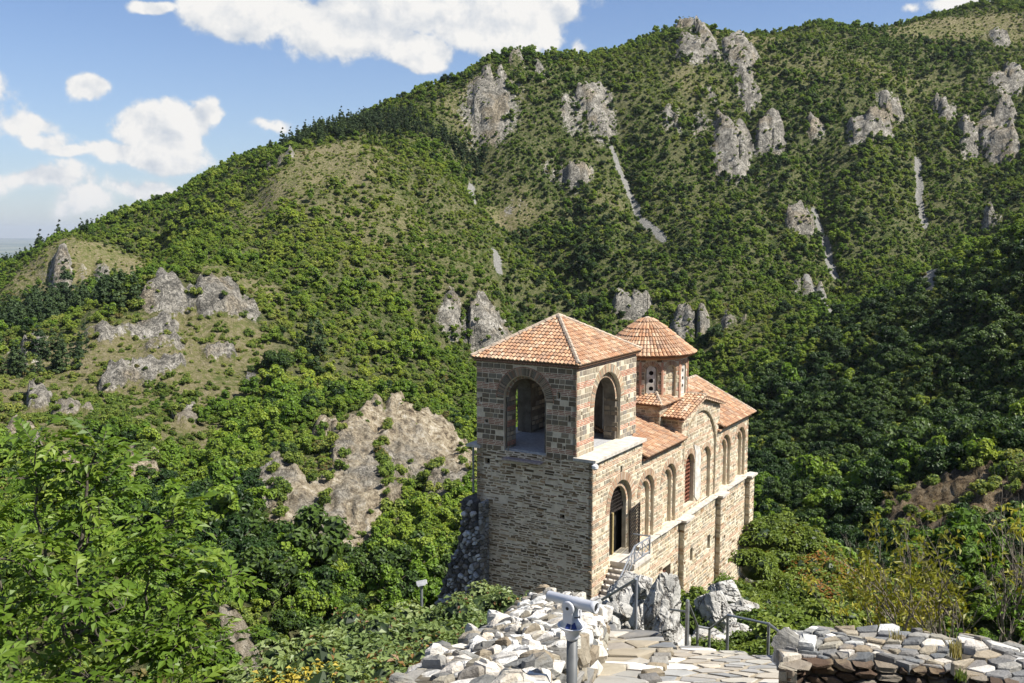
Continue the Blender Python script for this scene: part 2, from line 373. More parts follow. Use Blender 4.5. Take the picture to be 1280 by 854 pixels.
# rock, grass and scree patches: (px, py, metres away, half width px, half height px, strength)
ROCKP = [(150,470,300,16,9,1.1),(90,520,270,18,9,1.1),(230,500,290,16,8,1),(185,412,340,34,9,1),(270,432,330,18,8,1),(320,470,300,14,8,1),(60,500,300,16,8,1),(130,425,335,22,8,1),(30,560,230,18,9,1),(210,455,310,26,8,1),(400,560,240,16,8,1),(258,366,362,88,17,1),(205,368,362,24,20,1),(100,325,560,55,22,.75),(450,590,224,55,45,1),(525,575,232,90,50,1.3),(400,668,196,55,48,1.3),(455,640,210,60,34,1.15),(575,610,232,40,50,1.2),(345,612,206,24,30,.9),
 (170,580,225,20,20,.8),(95,590,205,14,18,.9),(30,445,390,34,14,.8),(300,800,120,30,45,.8),(600,402,470,55,32,.95),(690,390,490,50,14,.5),(880,400,480,55,28,.9),(790,385,500,50,18,.6),
 (865,42,765,34,22,1),(925,62,770,24,18,.6),(640,92,700,48,16,.8),(605,120,670,45,30,.7),(740,140,690,28,32,.9),(860,145,690,34,20,.85),(915,175,665,30,44,.9),(965,160,690,22,34,.85),
 (1090,158,690,28,22,1),(1115,132,705,26,14,.8),(1020,150,690,12,12,.7),(1250,165,700,26,48,1),(1210,160,700,14,26,.8),(1262,95,740,28,22,.7),(1180,125,710,18,14,.6),
 (720,215,620,46,20,.75),(935,105,715,16,18,.8),(1000,270,590,17,12,1),(895,268,585,14,12,.8),(1238,262,620,20,16,.8),(1200,632,182,95,30,1.3),(1010,345,540,30,22,.4),(1255,40,870,22,14,.7),
 (360,205,590,40,10,.5),(650,235,600,20,8,.4),(1175,60,820,30,14,.4),(1075,180,680,20,14,.6),(60,480,330,50,14,.3),(230,430,325,60,14,.42),(180,460,310,40,16,.42),(1095,315,570,14,9,.4),(1290,290,600,30,24,.6),(710,140,700,16,24,.5),
 (890,110,715,30,14,.4),(1020,120,720,30,10,.35),(960,215,640,20,20,.45)]
SCREE = [((765,180),(780,205),(795,235),(800,255),645),((1018,245),(1032,275),(1042,310),(1046,320),590),((1158,318),(1164,340),(1162,362),(1160,366),560),((590,195),(588,212),(592,228),(598,245),585),
 ((1008,335),(1030,352),(1050,380),(1066,392),520),((1148,180),(1150,215),(1150,240),(1156,258),660),((805,262),(812,270),(820,275),(832,282),600),((618,290),(620,300),(622,316),(624,330),545)]
GRASSP = [(100,300,565,80,14,1),(160,340,500,60,10,.3),(430,185,580,70,14,.9),(400,215,565,80,25,.7),(350,240,550,70,30,.5),(250,405,345,85,26,1),(130,450,325,120,30,1.1),(80,500,290,115,38,1.1),(200,440,320,100,44,.95),(30,540,250,90,26,1),(190,520,275,80,24,1),(260,470,300,60,24,.9),(120,400,400,60,10,.5),(40,370,540,60,14,.5),
 (300,430,330,60,30,.6),(480,530,240,70,16,.9),(420,545,245,60,16,.5),(380,600,212,50,14,.6),(520,300,480,130,60,.38),(470,270,520,100,40,.4),(300,355,400,60,10,.7),(150,520,265,100,30,.6),(30,560,230,60,25,.5),
 (640,240,600,50,22,.5),(760,250,600,40,20,.3),(1190,30,860,110,14,.7),(930,50,780,60,12,.5),(1010,90,750,80,30,.3),(1120,90,750,110,25,.35),(870,90,740,50,30,.4),(600,110,680,60,30,.5),(440,490,300,60,20,.4),
 (660,420,470,60,15,.4),(360,330,430,70,18,.35), (840,250,590,60,40,.2),(950,250,600,60,30,.2),(-60,500,300,80,60,.7)]
def on_ground(px, py, d):
    """walk out along a line of sight to the ground near distance d; also the foreshortening of the slope there"""
    n = ray(px, py); t = np.linspace(.7, 1.4, 71)*d
    e = base_h(n[0]*t, n[1]*t) - n[2]*t; k = np.where((e[:-1] < 0) & (e[1:] >= 0))[0]
    if len(k): d = t[k[np.argmin(abs(t[k]-d))]]
    hh = base_h(np.array([n[0]*d*.96, n[0]*d*1.04]), np.array([n[1]*d*.96, n[1]*d*1.04]))
    return d, max(.16, (hh[1]-hh[0])/(.08*d) - n[2])
def locate(lst): return [(px, py)+on_ground(px, py, d)+(rx, ry, s) for (px, py, d, rx, ry, s) in lst]
def patch(lst, X, Y):
    m = np.zeros_like(X); wx = X + 7*fbm(X/24, Y/24, 3.1, 4); wy = Y + 9*fbm(X/24, Y/24, 9.7, 4)
    for (px, py, d, sl, rx, ry, s) in lst:
        c = at(px, py, d); n = c[:2]/d; t = np.array([n[1], -n[0]])
        a = (wx-c[0])*t[0] + (wy-c[1])*t[1]; b = (wx-c[0])*n[0] + (wy-c[1])*n[1]
        k_ = .84 if lst is ROCKP and d > 300 else 1.0; W = rx*d/F_PX*k_; H = ry*d/F_PX/sl*k_
        m = np.maximum(m, s*np.clip(1.38-np.sqrt((a/W)**2+(b/H)**2), 0, 1))
    return m
ROCKP = locate(ROCKP); GRASSP = locate(GRASSP)
def scree_mask(X, Y):
    m = np.zeros_like(X); wx = X + 2*fbm(X/10, Y/10, 2.2, 3); wy = Y + 2*fbm(X/10, Y/10, 8.2, 3)
    for *pp, d in SCREE:
        q = [at(px, py, on_ground(px, py, d - i*9)[0])[:2] for i, (px, py) in enumerate(pp)]
        for a, b in zip(q[:-1], q[1:]):
            ab = b-a; t = np.clip(((wx-a[0])*ab[0]+(wy-a[1])*ab[1])/(ab@ab), 0, 1)
            dd = np.hypot(wx-a[0]-t*ab[0], wy-a[1]-t*ab[1]); m = np.maximum(m, sstep(dd, 3.4, .8))
    return m
GULLY = [([(585,105,690),(605,190,620),(640,260,575),(700,320,530),(790,375,495)],13,34),([(770,110,715),(778,180,680),(800,255,620),(850,330,540)],11,24),([(1010,120,730),(1025,230,630),(1045,310,560),(1075,390,480)],10,24),
 ([(1140,80,780),(1150,200,670),(1165,330,560)],9,22),([(950,60,770),(935,160,670),(960,260,600),(985,370,500)],8,22),([(440,330,420),(540,395,430),(630,440,440)],8,26),([(210,250,640),(190,310,500),(130,345,470),(20,400,440)],9,26),
 ([(380,470,320),(300,500,280),(230,560,220),(180,640,180)],7,20),([(690,140,700),(705,220,620),(735,290,570)],7,18),([(860,110,720),(880,220,640),(900,330,560)],6,18),([(1230,110,770),(1225,230,640),(1235,330,560)],8,22),
 ([(1290,440,290),(1170,520,280),(1060,590,250)],7,18),([(1200,400,345),(1110,450,330),(1010,520,310)],6,16),([(480,150,630),(520,220,560),(560,300,500)],6,18),([(300,220,640),(330,290,540),(300,340,450)],6,18)]
_GL = [([np.array(at(px, py, on_ground(px, py, d)[0])[:2]) for px, py, d in pts], dep, w) for pts, dep, w in GULLY]
def gullies(X, Y):
    c = np.zeros_like(X); wx = X + 9*fbm(X/45, Y/45, 12.2, 3); wy = Y + 9*fbm(X/45, Y/45, 18.2, 3)
    for q, dep, w in _GL:
        L = [0.0]
        for a, b in zip(q[:-1], q[1:]): L.append(L[-1]+float(np.linalg.norm(b-a)))
        best = np.full_like(X, 1e9); fr = np.zeros_like(X)
        for i, (a, b) in enumerate(zip(q[:-1], q[1:])):
            ab = b-a; t = np.clip(((wx-a[0])*ab[0]+(wy-a[1])*ab[1])/(ab@ab), 0, 1); dd = np.hypot(wx-a[0]-t*ab[0], wy-a[1]-t*ab[1])
            m = dd < best; best = np.where(m, dd, best); fr = np.where(m, (L[i]+t*(L[i+1]-L[i]))/L[-1], fr)
        fade = sstep(fr, 0, .22)*sstep(1-fr, 0, .15)
        c -= dep*fade*(np.exp(-best/w*1.3)*1.25-.25*np.exp(-((best-w*1.5)/(w*.8))**2))
    return c
def surf(X, Y):
    """height and the rock / grass / scree masks of the ground"""
    R = np.hypot(X, Y); h = base_h(X, Y)
    rk = patch(ROCKP, X, Y); gr = patch(GRASSP, X, Y); sc = scree_mask(X, Y)
    q = np.clip(R/400, .45, 1.5)
    brk = fbm(X/(17*q), Y/(26*q), 21.0, 4)+.6*fbm(X/(5*q), Y/(9*q), 27.0, 3)
    rk = np.clip(rk*(.80-.07*sstep(R, 350, 500)+1.9*brk*np.clip(R/420, .42, 1)+.22*(R < 300)), 0, 1)
    amp = sstep(R, 70, 300)
    h = h + amp*(9*fbm(X/95, Y/95, .5, 3) + 7*(ridged(X/70, Y/130, 1.5, 3)-.35)) + 1.2*sstep(R, 50, 140)*fbm(X/14, Y/14, 4.4, 3)
    # outcrops stand out of the slope as broken crags
    h = h + sstep(rk, .2, .65)*np.clip(R/350, .45, 1.6)*(3.6*np.clip(ridged(X/12, Y/14, 6.6, 4), -.4, 1)+2.6*fbm(X/5, Y/6, 2.7, 3)+.4)
    h = h + sstep(rk, .2, .6)*sstep(R, 300, 500)*6.5*np.clip(ridged(X/26+.25*Y/26, Y/40, 16.6, 2)-.1, -.3, 1)
    h = h + sstep(rk, .15, .5)*sstep(R, 420, 250)*(2.0*ridged(X/9, Y/6, 3.7, 4)+1.1*ridged(X/3.4, Y/3, 13.7, 3)+.7*fbm(X/1.6, Y/1.6, 4.7, 3))
    h = h + gullies(X, Y)
    far = sstep(R, 1250, 2200); h = h*(1-far) + far*(-190 + 20*fbm(X/2500, Y/2500, 1, 3))
    return h, rk, gr, sc
# ---- the ground sheet: rings round the viewpoint, fine where the photograph looks
NAZ, NR = 640, 780
az_f = np.linspace(radians(-36), radians(36), NAZ)
az_c = np.radians(np.concatenate([np.linspace(38, 180, 45), np.linspace(-176, -38, 44)]))
AZ = np.concatenate([az_f, az_c]); order = np.argsort(AZ); AZ = AZ[order]
RR = np.concatenate([np.exp(np.linspace(np.log(2.0), np.log(1500), NR)), np.exp(np.linspace(np.log(1560), np.log(45000), 26))])
GX = RR[:, None]*np.sin(AZ)[None]; GY = RR[:, None]*np.cos(AZ)[None]
GH, GRK, GGR, GSC = surf(GX, GY)
def ground_z(x, y):
    return surf(np.array([x], float), np.array([y], float))[0][0]

BROWNP = locate([(1200,632,182,120,60,1.4)])
GBR = np.clip(patch(BROWNP, GX, GY), 0, 1)
def m_ground():
    m, g, b, o = mat('hillside_ground'); p = pos(g)
    rk = attr(g, 'rock'); gr = attr(g, 'grass'); sc = attr(g, 'scree'); pl = attr(g, 'plain')
    nz = g.sep(g.n('ShaderNodeNewGeometry').outputs['Normal'])[2]
    n1 = g.noise(p, .045, 6, .65); n2 = g.noise(p, .6, 5, .7); n3 = g.noise(p, 3.0, 4, .6)
    soil = g.ramp(n2, [(.3, (.11,.095,.055)), (.5, (.20,.17,.10)), (.7, (.29,.25,.16))])
    grass = g.ramp(g.m('ADD', g.m('MULTIPLY', n1, .5), g.m('MULTIPLY', n2, .5)), [(.36, (.085,.110,.030)), (.5, (.17,.165,.062)), (.64, (.27,.24,.12))])
    under = g.ramp(n2, [(.3, (.03,.05,.012)), (.7, (.080,.105,.026))])
    lime, h = limestone_color(g, p, .8, .95)
    n4 = g.noise(p, .55, 9, .76); tan_ = g.ramp(n4, [(.38, (.07,.055,.04)), (.46, (.28,.225,.15)), (.54, (.46,.39,.27)), (.66, (.68,.62,.52))])
    lime = g.mix(g.m('MULTIPLY', attr(g, 'warm'), g.ss(n1, .40, .56, .1, 1)), lime, tan_)
    lime = g.mix(g.m('MULTIPLY', attr(g, 'brown'), .9), lime, g.mix(1.0, lime, (.36,.31,.25), 'MULTIPLY'))
    c = g.mix(g.ss(gr, .15, .6), under, grass)
    c = g.mix(g.m('MULTIPLY', g.ss(g.m('ADD', g.m('ADD', n2, g.m('MULTIPLY', n3, .3)), g.m('MULTIPLY', g.m('SUBTRACT', n1, .5), .5)), .56, .72), g.ss(gr, .1, .6, .4, .8)), c, soil)
    steep = g.ss(nz, .80, .60)
    rr = g.m('ADD', rk, g.m('MULTIPLY', g.m('SUBTRACT', n2, .5), .9))
    rr = g.m('ADD', rr, g.m('MULTIPLY', steep, .25))
    c = g.mix(g.ss(rr, .34, .46), c, lime)
    c = g.mix(g.ss(g.m('ADD', sc, g.m('MULTIPLY', g.m('SUBTRACT', n2, .5), 1.6)), .42, .62), c, g.mix(n3, (.17,.165,.15), (.34,.33,.30)))
    c = g.mix(pl, c, g.mix(g.ss(g.noise(p, .0008, 5), .4, .6), (.10,.13,.13), (.17,.19,.17)))  # bluish plain colour paints distance haze into the ground
    g.link(c, b.inputs['Base Color']); b.inputs['Roughness'].default_value = .97; b.inputs['Specular IOR Level'].default_value = .1
    bump(g, b, g.m('ADD', h, g.m('MULTIPLY', n2, .5)), 1.0, 1.6)
    return m
def build_ground():
    nr, na = GX.shape; V = np.stack([GX, GY, GH], -1).reshape(-1, 3)
    i, j = np.meshgrid(np.arange(nr-1), np.arange(na), indexing='ij'); j2 = (j+1) % na
    Fq = np.stack([i*na+j, i*na+j2, (i+1)*na+j2, (i+1)*na+j], -1).reshape(-1, 4)
    V = np.vstack([V, [[0, 0, float(GH[0].mean())]]]); c = len(V)-1                # the hole under the viewpoint
    jj = np.arange(0, na-1, 2)
    cap = np.stack([np.full(len(jj), c), (jj+2) % na, jj+1, jj], -1)
    Fq = np.vstack([Fq, cap])[:, ::-1]
    me = np_mesh('hillside', V, Fq, m_ground(), True)
    rk = np.append(GRK.ravel(), 0); gr = np.append(GGR.ravel(), 0); sc = np.append(GSC.ravel(), 0)
    R = np.append(np.hypot(GX, GY).ravel(), 0)
    warm = sstep(R, 300, 240)
    vattr(me, 'brown', np.append(GBR.ravel(), 0)); vattr(me, 'rock', rk); vattr(me, 'grass', gr); vattr(me, 'scree', sc); vattr(me, 'plain', sstep(R, 1200, 1800)); vattr(me, 'warm', warm)
    o = link(bpy.data.objects.new('hillside', me))
    tag(o, 'steep wooded mountain slopes with grassy clearings, grey limestone outcrops and scree runs', kind='structure')
    return o
ground = build_ground()

# ------------------------------------------------------------------ trees
def crown_mesh(name, mats, rx, ry, rz, nclump, nleaf, leaf, seed, cz=0.0, cone=False, core=True, lump=.34):
    """leaf-clump crown: many small bent leaf faces on uneven clumps, over a dark broken core"""
    r = np.random.RandomState(seed); V = []; Fc = []; mi = []
    cl = []
    for k in range(nclump):
        while True:
            q = r.uniform(-1, 1, 3)
            if np.linalg.norm(q) <= 1: break
        if cone:
            t = r.rand()**1.3; a = r.uniform(0, 2*pi); rad = (1-t)*r.uniform(.35, 1.0)+.03
            c = np.array([rx*rad*cos(a), ry*rad*sin(a), rz*(2*t-1)]); s = (.30*(1-t)+.14)*r.uniform(.8, 1.2)*rx
            cl.append((c, np.array([s, s, s*.55])))
        else:
            q = q/np.linalg.norm(q)*(r.uniform(.35, .80)); q[2] = q[2]*.95+.08
            c = q*np.array([rx, ry, rz]); s = lump*min(rx, ry, rz)*r.uniform(.75, 1.35)
            cl.append((c, np.array([s*1.15, s*1.15, s*.9])))
    tot = sum(c[1][0]**2 for c in cl)
    for c, s in cl:
        m = max(6, int(nleaf*s[0]**2/tot))
        d = r.normal(size=(m, 3)); d /= np.linalg.norm(d, axis=1)[:, None]; d[:, 2] = np.where(d[:, 2] < -.5, -d[:, 2], d[:, 2])
        p = c + d*s*r.uniform(.72, 1.12, (m, 1))
        nrm = d + r.normal(0, .38, (m, 3)); nrm[:, 2] += .30; nrm /= np.linalg.norm(nrm, axis=1)[:, None]
        a = np.cross(nrm, r.normal(size=(m, 3))); a /= np.linalg.norm(a, axis=1)[:, None]; b = np.cross(nrm, a)
        L = leaf*r.uniform(.6, 1.35, (m, 1)); W = L*r.uniform(.55, .9, (m, 1))
        for q in range(m):
            n0 = len(V)
            V += [p[q]-a[q]*L[q]*.5, p[q]+b[q]*W[q]*.5+nrm[q]*L[q]*.10, p[q]+a[q]*L[q]*.5-nrm[q]*L[q]*.15, p[q]-b[q]*W[q]*.5+nrm[q]*L[q]*.10]
            Fc.append((n0, n0+1, n0+2, n0+3)); mi.append(0)
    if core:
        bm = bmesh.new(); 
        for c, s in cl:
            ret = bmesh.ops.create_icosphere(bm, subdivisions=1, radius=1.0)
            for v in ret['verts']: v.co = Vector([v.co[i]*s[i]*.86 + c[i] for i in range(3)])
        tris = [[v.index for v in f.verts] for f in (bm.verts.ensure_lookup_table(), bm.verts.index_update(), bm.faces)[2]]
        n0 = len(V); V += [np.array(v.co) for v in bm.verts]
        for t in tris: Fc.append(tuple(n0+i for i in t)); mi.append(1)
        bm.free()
    V = [(p[0], p[1], p[2]+cz) for p in V]
    me = bpy.data.meshes.new(name); me.from_pydata(V, [], Fc)
    for m_ in mats: me.materials.append(m_)
    me.polygons.foreach_set('material_index', mi); me.update(); return me
LEAF_G = m_leaf('broad_leaves', (.062,.122,.015), (.140,.235,.026), (.25,.315,.044), .36)
LEAF_H = m_leaf('bright_sunlit_leaves', (.100,.172,.020), (.20,.295,.034), (.32,.37,.055), .36)  # brighter species, with the slope's sunlight also put into the leaf colour
LEAF_B = m_leaf('bush_leaves', (.095,.150,.022), (.170,.235,.038), (.28,.30,.065), .34, .6, (.16,.10,.045))
LEAF_D = m_leaf('dark_shaded_leaves', (.012,.032,.006), (.028,.060,.010), (.070,.112,.018), .20)  # dark species, deepened further to paint the valley slope's shade
NEEDLE = m_leaf('pine_needles', (.022,.042,.016), (.040,.070,.024), (.070,.105,.034), .12, .6)
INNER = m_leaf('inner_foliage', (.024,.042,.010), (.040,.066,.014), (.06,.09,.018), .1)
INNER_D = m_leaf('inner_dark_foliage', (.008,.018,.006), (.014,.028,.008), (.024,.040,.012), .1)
BARK = m_plain('bark', (.10,.085,.065), .9, vary=.4, scale=20, bmp=.6)

def make_crowns():
    D = {}
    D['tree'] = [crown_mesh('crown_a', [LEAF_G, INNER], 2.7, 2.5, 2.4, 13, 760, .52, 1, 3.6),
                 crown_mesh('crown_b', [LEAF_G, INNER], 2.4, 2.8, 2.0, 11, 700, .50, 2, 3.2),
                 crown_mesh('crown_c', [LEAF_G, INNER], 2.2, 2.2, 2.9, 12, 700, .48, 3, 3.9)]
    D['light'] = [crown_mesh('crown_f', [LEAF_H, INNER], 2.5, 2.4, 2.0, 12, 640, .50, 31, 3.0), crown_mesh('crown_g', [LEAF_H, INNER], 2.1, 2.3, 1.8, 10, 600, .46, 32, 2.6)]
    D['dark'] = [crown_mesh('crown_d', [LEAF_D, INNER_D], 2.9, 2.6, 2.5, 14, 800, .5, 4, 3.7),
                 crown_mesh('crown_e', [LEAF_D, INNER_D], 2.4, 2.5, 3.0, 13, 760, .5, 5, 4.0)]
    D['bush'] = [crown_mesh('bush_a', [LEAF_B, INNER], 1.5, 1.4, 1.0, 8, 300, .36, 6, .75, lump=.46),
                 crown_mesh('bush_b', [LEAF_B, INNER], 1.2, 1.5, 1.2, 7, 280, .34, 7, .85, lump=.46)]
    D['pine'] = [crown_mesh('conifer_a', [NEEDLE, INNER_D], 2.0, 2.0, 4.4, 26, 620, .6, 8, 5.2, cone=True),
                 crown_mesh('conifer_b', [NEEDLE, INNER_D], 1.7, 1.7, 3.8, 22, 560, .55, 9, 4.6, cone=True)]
    return D
CROWN = make_crowns()
def trunk_mesh(name, h, r0, seed, limbs=4):
    rr = random.Random(seed); mb = MB(); p = Vector((0,0,-1.0)); pts = [p.copy()]
    for k in range(5): p = p + Vector((rr.uniform(-.12,.12), rr.uniform(-.12,.12), (h+1)/5)); pts.append(p.copy())
    mb.tube(pts, [r0*(1-.8*i/5) for i in range(6)], 6)
    for k in range(limbs):
        q = pts[2+k % 3]; a = rr.uniform(0, 2*pi); l = h*.45
        mb.tube([q, q+Vector((cos(a)*l*.5, sin(a)*l*.5, l*.35)), q+Vector((cos(a)*l, sin(a)*l, l*.8))], [r0*.45, r0*.3, r0*.1], 5)
    return mb.mesh(name, BARK, True)
TRUNK = {'tree': trunk_mesh('trunk_a', 4.2, .20, 1), 'dark': trunk_mesh('trunk_b', 4.6, .24, 2), 'pine': trunk_mesh('trunk_c', 8.5, .22, 3, 0), 'bush': trunk_mesh('trunk_d', 1.1, .08, 4), 'light': trunk_mesh('trunk_e', 3.2, .15, 5)}

PINEP = [(430,146,645,100,7,1.0),(490,156,640,60,7,1.0),(60,420,420,70,26,1.1),(60,450,405,50,14,1),(150,395,440,30,12,.7),(90,285,700,60,12,.9),(390,440,330,30,14,.6),(570,165,680,60,12,.8),(30,300,740,60,10,.9),(1180,400,370,60,20,.5),(700,400,480,60,20,.4)]
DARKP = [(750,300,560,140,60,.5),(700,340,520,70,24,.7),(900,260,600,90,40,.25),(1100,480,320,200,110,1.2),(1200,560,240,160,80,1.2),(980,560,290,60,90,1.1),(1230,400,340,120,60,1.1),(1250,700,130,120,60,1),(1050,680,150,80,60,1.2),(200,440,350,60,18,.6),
         (1000,180,660,300,90,.2),(250,620,190,70,70,.5),(350,720,155,120,60,.7),(330,440,340,60,30,.5),(700,230,610,100,50,.2),(1160,640,170,100,60,.8)]  # heaviest on the right slope, painting its shade with dark trees
LIGHTP = locate([(450,320,470,190,90,1.1),(560,430,380,120,60,1.2),(300,280,560,160,60,.9),(640,300,520,90,60,.8),(480,480,300,110,40,1.1),(250,330,470,120,40,.8),(350,620,205,110,50,.6),(520,680,180,90,50,.7),(250,560,230,90,50,.6),(850,330,540,120,60,.45),(980,300,590,90,30,.3),(560,220,600,80,40,.7)])  # bright leaves here paint in sunlight as well as species
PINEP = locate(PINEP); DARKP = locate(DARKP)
def place_forest():
    r = np.random.RandomState(5)
    N = 200000
    # even over the ground seen, denser rows near
    R = np.sqrt(r.uniform(85**2, 960**2, N)); T = np.radians(r.uniform(-35, 35, N))
    Rn = np.sqrt(r.uniform(40**2, 300**2, 26000)); Tn = np.radians(r.uniform(-37, 37, 26000))
    R = np.concatenate([R, Rn]); T = np.concatenate([T, Tn])
    X = R*np.sin(T); Y = R*np.cos(T)
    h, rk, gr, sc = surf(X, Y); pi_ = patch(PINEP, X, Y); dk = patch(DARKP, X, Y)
    n = fbm(X/22, Y/22, 3.3, 4); n2 = fbm(X/60, Y/60, 8.3, 3)
    near = sstep(R, 300, 150)
    pt = np.clip(.74 + .5*n + .25*n2 - .95*gr - .5*sstep(gr, .4, .8), .0, 1)*(rk < .34)*(sc < .3)        # chance of a tree
    pb = np.clip(.70 + .6*n - .30*gr, .14, 1)*(rk < .95)*(1-.72*(rk > .34))*(sc < .4)
    u = r.rand(len(X)); u2 = r.rand(len(X))
    kind = np.full(len(X), -1)
    p_keep_tree = .27*(1+.5*near+.95*sstep(R, 420, 600)); sel = (u < pt*p_keep_tree); kind[sel] = 0
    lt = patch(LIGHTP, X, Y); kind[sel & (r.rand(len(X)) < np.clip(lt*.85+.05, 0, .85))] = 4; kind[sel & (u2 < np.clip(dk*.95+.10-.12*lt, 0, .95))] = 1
    bs = (~sel) & (u2 < pb*.80) ; kind[bs] = 2
    pn_ = (pi_ > .4+.25*u2) & (u < .42) & (rk < .4); kind[pn_] = 3
    # keep clear of the church, the lookout path and its walls
    q = np.stack([X-N2[0], Y-N2[1]], -1); U = q@A2; Vv = q@B2
    clear = ((U > -60) & (U < 33) & (Vv > -13) & (Vv < 13)) | ((R < 48))
    kind[clear] = -1
    k = kind >= 0; X, Y, h, R, T, kind, gr = X[k], Y[k], h[k], R[k], T[k], kind[k], gr[k]; u = r.rand(len(X))
    s = (.42+.85*r.rand(len(X))**1.4)*np.where(kind == 2, 1.05, 1.0)*np.where(kind == 3, 1.1, 1.0)*np.where(gr > .4, .75, 1.0)
    s = np.where((kind <= 1) | (kind == 4), s*(.80+.25*fbm(X/50, Y/50, 5.5, 2)), s)
    s = s*np.where(R < 130, .85, 1.0)*(1-.24*sstep(R, 330, 560)); s = s*(1+.5*(r.rand(len(X)) > .93)); s = s*(1+.35*sstep(fbm(X/40, Y/40, 15.5, 3), .1, .35)*(kind != 2))
    # which of them the viewpoint sees: walk each azimuth outwards keeping the highest ground
    el = GH/np.hypot(GX, GY); hor = np.maximum.accumulate(el, axis=0)
    ja = np.clip(np.searchsorted(AZ, T), 0, len(AZ)-1); ir = np.clip(np.searchsorted(RR, R)-2, 0, len(RR)-1)
    fy = Y*cos(PITCH)-h*sin(PITCH); upv = Y*sin(PITCH)+h*cos(PITCH); px = CXP+F_PX*X/fy; py = CYP-F_PX*upv/fy
    hid = (px > 1105) & (px < 1300) & (py > 608) & (py < 700) & (R < 178) & (R > 120) & (kind != 2) & (u > .12)       # the brown cliff face shows clear there
    hid2 = (px > 420) & (px < 600) & (py > 535) & (py < 620) & (R < 260) & (kind != 2) & (u > .2)
    hd = ~(hid | hid2); X, Y, h, R, T, kind, gr, s = [a_[hd] for a_ in (X, Y, h, R, T, kind, gr, s)]
    el = GH/np.hypot(GX, GY); hor = np.maximum.accumulate(el, axis=0)
    ja = np.clip(np.searchsorted(AZ, T), 0, len(AZ)-1); ir = np.clip(np.searchsorted(RR, R)-2, 0, len(RR)-1)
    top = np.where(kind == 3, 9, np.where(kind == 2, 1.6, 5.6))*s
    seen = (h+top)/R > hor[ir, ja]-.004
    px = CXP + F_PX*np.tan(T)*1.0
    px_, py_ = [], []
    fy = Y*cos(PITCH)-h*sin(PITCH); upv = Y*sin(PITCH)+h*cos(PITCH); px = CXP+F_PX*X/fy; py = CYP-F_PX*upv/fy
    inb = (px > -20) & (px < 1300) & (py < 900)
    keep = seen
    size = np.where(kind == 2, 2.6, 5.0)*s/R*F_PX
    behind = (px > 596) & (px < 940) & (py > 430)            # hidden by the church
    rank = np.where(keep & inb & ~behind & (kind != 2), size, -1)
    idx = np.argsort(-rank)[:290]
    return dict(X=X, Y=Y, h=h, R=R, kind=kind, s=s, keep=keep, idx=idx, px=px, py=py, r=r)
FO = place_forest()
NAMES = ['tree', 'dark', 'bush', 'pine', 'light']
def zone(px, py):
    if px > 930: return 'on the shaded valley slope right of the church'
    if py > 640: return 'in the gully below the cliffs left of the church'
    if px > 540: return 'on the valley floor behind the church'
    return 'on the sunlit hillside left of the bell tower'
LBL = {'tree': ('broadleaf_tree', 'rounded green broadleaf tree ', 'tree'),
       'dark': ('broadleaf_tree', 'dark green dense tree ', 'tree'),
       'light': ('broadleaf_tree', 'bright yellow green broadleaf tree ', 'tree'),
       'pine': ('pine_tree', 'dark pointed conifer ', 'tree')}
def build_single_trees():
    for k in FO['idx']:
        kd = NAMES[FO['kind'][k]]
        if kd == 'bush': continue
        nm, lb, ct = LBL[kd]; z = zone(FO['px'][k], FO['py'][k]); s = float(FO['s'][k])
        e = empty(nm, (float(FO['X'][k]), float(FO['Y'][k]), float(FO['h'][k])-.25), lb+z, ct, (kd == 'dark' and 'dark trees ' or kd == 'pine' and 'conifers ' or kd == 'light' and 'bright trees ' or 'green trees ')+z, rz=random.uniform(0, 6.28))
        e.scale = (s*random.uniform(.9, 1.1), s*random.uniform(.9, 1.1), s)
        ms = CROWN[kd]; link(bpy.data.objects.new('crown', ms[k % len(ms)]), e); link(bpy.data.objects.new('trunk', TRUNK[kd]), e)
build_single_trees()
